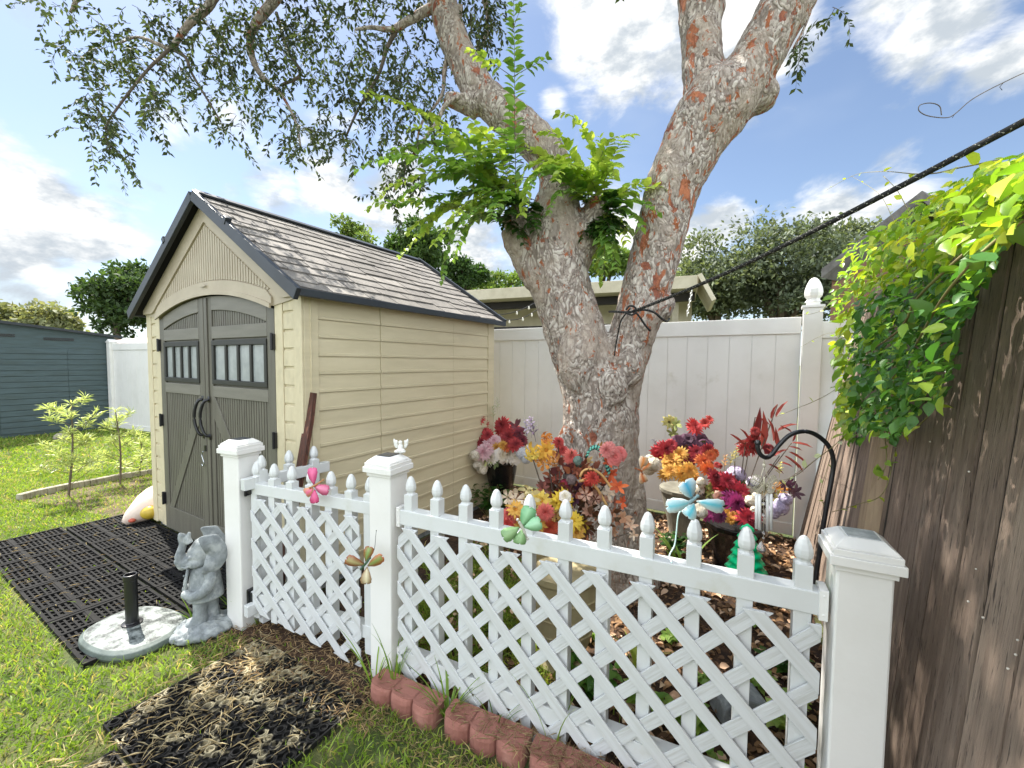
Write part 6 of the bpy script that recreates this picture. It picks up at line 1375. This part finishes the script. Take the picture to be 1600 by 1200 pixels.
mb = MB(); mb.tube([PY(1194, 714, Yw), PY(1194, 726, Yw)], .0022, 5); mb.tube([PY(1194, 728, Yw), PY(1187, 752, Yw)], .0016, 4); mb.tube([PY(1194, 728, Yw), PY(1202, 752, Yw)], .0016, 4); mb.ell(PY(1194, 727, Yw), .007); 
for (u, a, b) in ((1182, 768, 774), (1186, 768, 774), (1198, 768, 774), (1205, 768, 774), (1193, 768, 842)): mb.tube([PY(u, a, Yw), PY(u, b, Yw)], .0010, 4)
mb.build('string', 'string', wc, world=base, smooth=True)
M['pewter'] = mat('cream_pewter', '#d8d2ba', '#a8a28a', 60, .4)
mb = MB(); c = PY(1194, 757, Yw)
for sg in (-1, 1):
    for (du, dv, wid) in ((sg*19, -10, 16), (sg*14, 11, 13)): wing(mb, PY(1194+sg*2, 757, Yw), PY(1194+du, 757+dv, Yw), wid*Yw/CAM_F, (0, -1, 0), (1, 1, 1), (.99, .99, .99))
o_ = mb.build('butterfly_plate', 'pewter', wc, world=base); so = o_.modifiers.new('s', 'WIREFRAME'); so.thickness = .0032; so.use_replace = True
mb = MB(); mb.tube([PY(1194, 745, Yw-.003), PY(1194, 770, Yw-.003)], .0035, 8); mb.build('butterfly_body', 'pewter', wc, world=base, smooth=True)
for (u, dY, bot) in ((1182, 0, 826), (1187, -.012, 828), (1199, .012, 830), (1205, 0, 828)):
    mb = MB(); mb.tube([PY(u, 772, Yw+dY), PY(u, bot, Yw+dY)], .0058, 10); mb.build('chime_tube', 'chime', wc, world=base, smooth=True)
M['crystal'] = bpy.data.materials.new('clear_crystal'); M['crystal'].use_nodes = True; pbs = M['crystal'].node_tree.nodes['Principled BSDF']; pbs.inputs['Transmission Weight'].default_value = .85; pbs.inputs['Roughness'].default_value = .02; pbs.inputs['Base Color'].default_value = (.95, .97, 1, 1)
for (v, r_) in ((787, .007), (805, .007), (833, .006), (841, .005)):
    mb = MB(); mb.ell(PY(1193, v, Yw), r_, n=7, m=4); mb.build('bead', 'crystal', wc, world=base)
mb = MB(); c = PY(1190, 846, Yw); mb.lathe([(.001, 0), (.006, -.006), (.016, -.024), (.018, -.032), (.012, -.042), (.001, -.046)], c, 8); mb.build('crystal_drop', 'crystal', wc, world=base)
# green tree light
gt = thing('tree_ornament', 'bright green translucent scalloped tree ornament standing in the mulch', 'ornament', (PY(1165, 900, 2.25).x, 2.25, 0)); base = gt.location.copy()
M['green_plastic'] = mat('green_plastic', (.0, .75, .30), rough=.2, spec=.6)
mb = MB(); zt = PY(1165, 818, 2.25).z; z = zt; prof = [(.002, z)]; r0 = .02
for k in range(6):
    r_ = .028+.013*k; prof += [(r_, z-.020), (r_+.008, z-.034), (r_, z-.042), (r_-.012, z-.045)]; z -= .045
prof += [(.03, z-.01), (.001, z-.012)]
mb.lathe(prof, (0, 0, 0), 24, rip=.06, nr=12); mb.build('tree_body', 'green_plastic', gt, smooth=True)
mb = MB(); mb.tube([(0, 0, 0), (0, 0, z)], .008, 8); mb.build('stake', 'iron', gt)
# grey figure lying behind the lattice at the bottom
gs = thing('garden_stone', 'weathered grey stone block in the mulch seen through the lattice at bottom right', 'stone', (.98, 1.70, 0)); mb = MB(); mb.prism([(-.10, 0), (.11, 0), (.09, .10), (-.03, .13), (-.09, .08)], lambda p, q, t: (p, t, q), -.06, .07); o_ = mb.build('block', 'stone', gs, bevel=.01)

# ================================================================== GRASS, LITTER, SMALL PLANTS
def inside(x, y, poly): return inpoly(x, y, poly)
matpoly = [tuple(S2W(x, y)[:2]) for x, y in ((-.56, .02), (-.56, -.94), (1.93, -.94), (1.98, -.0))]
ringpoly = [tuple((O2+U1*a-V1*b)[:2]) for a, b in ((-.06, .02), (.75, .02), (.75, 1.28), (.12, 1.28), (.12, .64), (-.06, .64))]
ring2 = [tuple((O2+U1*a-V1*b)[:2]) for a, b in ((-.36, .22), (-.02, .22), (-.02, .66), (-.36, .66))]
shedpoly = [tuple(S2W(x, y)[:2]) for x, y in ((-.02, -.02), (2.3, -.02), (2.3, 2.15), (-.02, 2.15))]
soilp = [(-1.5, 2.3), (-.55, 1.93), (-.62, 1.72), (-1.3, 2.08), (-1.75, 2.35), (-1.9, 2.8)]
def h2(x, y): return math.sin(x*3.1+1.7)*math.cos(y*2.7+.4)+.5*math.sin(x*7.3+y*5.1)+.3*math.sin(x*13+y*17)
def allowed(x, y):
    if inside(x, y, shedpoly) or inside(x, y, bed_poly): return 0
    if inside(x, y, matpoly): return .012 if y < 2.6 else .004
    if inside(x, y, ringpoly): return .02
    if inside(x, y, soilp): return .10
    if inside(x, y, dpoly): return .42
    if (x-ub.location.x)**2+(y-ub.location.y)**2 < .07: return 0
    if (x-el.location.x)**2+(y-el.location.y)**2 < .03: return .1
    s_ = (Vector((x, y, 0))-P2); a = s_.dot(pdir3); b = s_.dot(pn3)
    if 0 < a < 1.8 and b < .18: return 0
    return 1
gP, gD, gL, gW, gC = [], [], [], [], []
BR1, BR2, ST = np.array(hsv('#67862f')), np.array(hsv('#a3b84f')), np.array(hsv('#c2b07a'))
def blades(n, x0, x1, y0, y1, h0, h1, w0, straw=.10, flt=None):
    k = 0
    while k < n:
        x, y = random.uniform(x0, x1), random.uniform(y0, y1); k += 1
        if abs(x)/max(y, .1) > 1.9: continue
        q = (flt or allowed)(x, y)
        if q <= 0 or random.random() > q: continue
        hh = random.uniform(h0, h1)*(1+.25*h2(x, y)*.5)
        st_ = straw+(.12 if h2(x*1.7, y*1.3) > .5 else 0)
        gP.append((x, y, 0)); gD.append((random.gauss(0, .55), random.gauss(0, .55), 1)); gL.append(hh); gW.append(random.uniform(.7, 1.3)*w0)
        t = random.random(); c = ST if random.random() < st_ else BR1*(1-t)+BR2*t
        gC.append(c*random.uniform(.8, 1.2))
blades(56000, -4.6, .6, .8, 3.0, .026, .062, .0052)
blades(46000, -6.5, -1.5, 2.8, 5.4, .028, .06, .0065)
blades(42000, -12, -3, 5.2, 9.2, .03, .07, .011)
blades(16000, -26, -6, 9, 24, .04, .09, .03)
def gardengrass(x, y):
    if y < 1.95-.52*(x+.58)+.12: return 0
    return .9 if math.hypot((x+.22)/.46, (y-2.4)/.75) < 1+.25*h2(x*3, y*3) else .02
blades(30000, -.95, .45, 1.6, 3.4, .03, .08, .006, .05, gardengrass)
gP = np.array(gP); gD = np.array(gD); gL = np.array(gL)[:, None]; gW = np.array(gW)[:, None]; gC = np.array(gC)
gD /= np.linalg.norm(gD, axis=1, keepdims=True); side = np.cross(gD, rdir(len(gP))); side /= np.linalg.norm(side, axis=1, keepdims=True)
bend = rdir(len(gP))*np.array([1, 1, 0])*.45-np.array([0, 0, .18])
v0 = gP-side*gW*.5; v1 = gP+side*gW*.5; m0 = gP+gD*gL*.55; v2 = m0+side*gW*.42; v3 = m0-side*gW*.42; v4 = gP+(gD+bend)*gL
V = np.stack([v0, v1, v2, v3, v4], axis=1).reshape(-1, 3); n_ = len(gP); F = (np.array([[0, 1, 2], [0, 2, 3], [3, 2, 4]])[None]+(np.arange(n_)*5)[:, None, None]).reshape(-1, 3)
o_ = npmesh('grass', V, F, np.repeat(gC, 5, axis=0), 'grass'); tag(o_, 'short bright green lawn grass left of the mats and in front of the fence', 'grass', kind='stuff')
# dry clippings
def strewn(name, label, cat, n, fn, l0, l1, w_, c1, c2, z0=.022, tmpl=None, m='petal', flat=.25, zj=.02):
    P, Dd, Ss = [], [], []
    while len(P) < n:
        x, y = fn(); P.append((x, y, z0+random.uniform(0, zj))); a = random.uniform(0, 6.28); Dd.append((math.cos(a), math.sin(a), random.gauss(0, flat))); Ss.append(random.uniform(l0, l1))
    tv = T_SMALL[0].copy(); tv[:, 1] *= w_; nn = rdir(n)*.5+np.array([0, 0, 1])
    o_ = leaves(name, tmpl or (tv, T_SMALL[1]), P, Dd, nn, Ss, cols(n, c1, c2, .2), m); return tag(o_, label, cat, kind='stuff')
def f_ring():
    while True:
        a, b = random.uniform(-.12, .72), random.uniform(-.02, 1.0)
        if random.random() < .35+.65*math.exp(-((a-.18)/.25)**2-((b-.35)/.3)**2) and (h2(a*9, b*9) > -.1 or random.random() < .25): p = O2+U1*a-V1*b; return p.x, p.y
strewn('dry_clippings', 'pale dry grass clippings scattered over the round-holed mats', 'clippings', 1000, f_ring, .025, .09, .055, '#e8dcb6', '#b39f74', flat=.2)
def f_mat():
    p = S2W(random.uniform(-.5, 1.9), random.uniform(-.92, -.02)); return p.x, p.y
strewn('loose_clippings', 'sparse straw bits lying on the slotted mats', 'clippings', 260, f_mat, .02, .055, .10, '#c9b98c', '#8f7c55', flat=.1)
def f_edge():
    a = random.uniform(.1, 1.5); p = P2+pdir3*a+pn3*random.uniform(.04, .26); return p.x, p.y
def f_blocks():
    a = abs(random.gauss(1.0, .35)); b = random.uniform(.06, .17); p = P2+pdir3*a+pn3*b; return p.x, p.y
strewn('block_clippings', 'dry grass clippings heaped on top of the red edging blocks', 'clippings', 900, f_blocks, .02, .06, .08, '#b9a880', '#8a7450', z0=.078, zj=.012, flat=.08)
def f_soil():
    while True:
        a = random.uniform(-1.0, .15); b = random.uniform(-.1, .32); p = P2+Vector((math.cos(TH2), math.sin(TH2), 0))*a+Vector((math.sin(TH2), -math.cos(TH2), 0))*b
        return p.x, p.y
strewn('soil_litter', 'brown dead grass and root litter on the soil below the gate', 'litter', 2200, f_soil, .02, .06, .14, '#8f6f4c', '#c4ac82', z0=.006, flat=.25)
def f_bed():
    while True:
        x, y = random.uniform(-.6, 2.4), random.uniform(1.0, 4.9)
        if inside(x, y, bed_poly) and x > -.5+(y-1.9)*.1: return x, y
tvc = T_OVATE[0].copy(); tvc[:, 2] *= 2.2
strewn('leaf_litter', 'curled tan and brown fallen leaves covering the mulch behind the picket fence', 'leaf litter', 3600, f_bed, .02, .055, 1, '#a8835c', '#5c4430', z0=.008, tmpl=(tvc, T_OVATE[1]), flat=.3)
strewn('pale_leaf_litter', 'pale pinkish fallen leaves among the brown ones in the mulch bed', 'leaf litter', 900, f_bed, .03, .06, 1, '#c9a488', '#e0c4a4', z0=.018, tmpl=(tvc, T_OVATE[1]), flat=.3)
strewn('mulch_chips', 'thin dark mulch strands covering the flower bed', 'mulch', 6000, f_bed, .02, .07, .16, '#5a3d2a', '#8f6f4d', z0=.006, flat=.2)
# tall grass clumps along the blocks
def clump(x, y, n, h, label, name='grass_clump', spread=.35, wd=.007, c=('#4c7426', '#8aa83e'), z=0, cat='grass clump', group='tall grass clumps along the edging blocks'):
    t = thing(name, label, cat, (x, y, z), 0, group); vs = []; fs = []; mb = MB()
    for i in range(n):
        a = random.uniform(0, 6.28); sp = random.uniform(.1, 1)*spread; L_ = h*random.uniform(.5, 1.15); p = Vector((math.cos(a)*.012, math.sin(a)*.012, 0)); d = Vector((math.cos(a)*sp, math.sin(a)*sp, 1)).normalized(); s_ = Vector((-math.sin(a), math.cos(a), 0)); K = 7; pts = []
        q = p; 
        for k in range(K+1):
            tt = k/K; w_ = wd*(1-tt**2)*random.uniform(.9, 1.1)+.0004; pts += [q-s_*w_/2, q+s_*w_/2]; d = (d+Vector((math.cos(a)*.10, math.sin(a)*.10, -.16*tt*spread*2))).normalized(); q = q+d*L_/K
        col = tuple(cols(1, *c, .15)[0]); mb.add(pts, [(2*k, 2*k+1, 2*k+3, 2*k+2) for k in range(K)], col)
    mb.build('blades', 'grass', t, smooth=True); return t
def cl_at(a, b): p = P2+pdir3*a+pn3*b; return p.x, p.y
clump(*cl_at(.02, .12), 18, .30, 'tall thin grass clump against the foot of the middle post')
clump(*cl_at(.10, .08), 10, .42, 'upright grass blades just right of the middle post', spread=.12)
clump(*cl_at(.41, .10), 26, .28, 'largest bright grass clump in the gap between the first two edging blocks', wd=.009)
clump(*cl_at(.62, .06), 10, .20, 'small arching grass tuft behind the second edging block')
clump(*cl_at(.86, .05), 4, .42, 'few long grass stems leaning on the lattice near the third block', spread=.2)
clump(*cl_at(1.12, .06), 6, .14, 'short broad grass sprout by the lattice foot right of centre', wd=.010)
clump(-1.60, 2.36, 26, .20, 'grass clump growing between the elephant statue and the gate post', group='grass tufts around the statue'); clump(-1.80, 2.30, 16, .16, 'grass tuft between the umbrella base and the elephant statue', group='grass tufts around the statue')
clump(S2W(.98, -.06).x, S2W(.98, -.06).y, 22, .10, 'small weedy grass tuft at the foot of the shed doors', group='grass tufts around the statue', c=('#7c8a3c', '#b5b06a'))
clump(1.22, 2.85, 9, .42, 'strappy green lily leaves in the bed below the turquoise butterfly', name='lily_plant', spread=.30, wd=.040, c=('#4c7430', '#86a04c'), cat='plant', group='leafy plants in the bed')
clump(.62, 1.95, 7, .30, 'pale strappy leaves behind the lattice, right of the cream urn', name='lily_plant', spread=.4, wd=.022, c=('#7c9a40', '#b3c468'), cat='plant', group='leafy plants in the bed')
def bushlet(x, y, r_, n, label, c=('#2f5424', '#4f7c34'), size=(.04, .075), h=1.0, cat='plant', name='leafy_plant'):
    t = thing(name, label, cat, (x, y, 0), 0, 'leafy plants in the bed'); P, Dd = [], []; mb = MB()
    for i in range(max(4, n//9)):
        a = random.uniform(0, 6.28); rr = r_*random.random(); e = Vector((math.cos(a)*rr, math.sin(a)*rr, r_*h*random.uniform(.5, 1.2))); mb.tube([(0, 0, 0), e*.5+Vector((0, 0, .02)), e], .0025, 4)
        for k in range(9): q = e*(.55+.45*k/9); P.append(q+Vector((random.gauss(0, .012), random.gauss(0, .012), 0))); aa = k*2.4; Dd.append((math.cos(aa), math.sin(aa), random.uniform(-.2, .5)))
    mb.build('stems', 'vinestem', t); n_ = len(P); leaves('foliage', T_OVATE, P, Dd, np.tile([0, 0, 1.], (n_, 1))+rdir(n_)*.3, rng.uniform(*size, n_), cols(n_, *c, .15), 'leaf_gloss', t)
bushlet(-.22, 3.95, .26, 220, 'dark green leafy plant in the corner below the black urn')
bushlet(.36, 1.78, .15, 80, 'green leafy plant at the foot of the cream urn behind the lattice', c=('#3f6f2c', '#6f9c40'))
bushlet(.72, 1.62, .13, 70, 'light green leafy plant behind the lattice right of the cream urn', c=('#5c8a34', '#9dbb54'))
bushlet(1.10, 1.62, .12, 70, 'sunlit pale green seedling behind the lattice near the right end', c=('#86a848', '#bccf74'))
bushlet(1.32, 1.95, .12, 60, 'dark leafy seedling behind the lattice below the wind chime')
bushlet(1.58, 2.55, .14, 60, 'low dark leafy plant beside the green tree ornament')
bushlet(1.22, 3.15, .16, 80, 'dark leafy plant under the grey flower pot', c=('#24401c', '#3f6430'))
bushlet(.98, 1.38, .10, 50, 'small bright weed right behind the lattice foot', c=('#7ca040', '#b5c968'))
bushlet(-.05, 2.15, .10, 60, 'creeping weed with small leaves just behind the lattice left of the urn', c=('#3f6f2c', '#6f9c40'), size=(.025, .045))

for k_, (x, y) in enumerate([(.55, 1.75), (.90, 1.85), (1.25, 1.48), (1.15, 1.82), (.85, 2.15), (.45, 2.2), (1.4, 2.3), (.78, 1.42)]):
    bushlet(x, y, .075, 40, ('bright three-leaf seedling', 'pale green seedling', 'sunlit weed seedling', 'small leafy weed', 'tiny green seedling', 'low leafy weed', 'dark green seedling', 'yellow green weed')[k_]+' in the leaf litter behind the lattice, '+('right of the cream urn', 'below the turquoise butterfly', 'nearest the right post', 'under the wind chime', 'near the trunk base', 'beside the trunk', 'beyond the wind chime', 'close to the bottom rail')[k_], c=('#6f9a3c', '#a9c468'), size=(.03, .05))
strewn('soil_clippings', 'dry grass clippings on the ground between the lawn and the red edging blocks', 'clippings', 700, lambda: tuple((P2+pdir3*random.uniform(-.05, 1.3)+pn3*random.gauss(.25, .03))[:2]), .02, .06, .08, '#b9a880', '#8a7450', z0=.008, zj=.02, flat=.2)
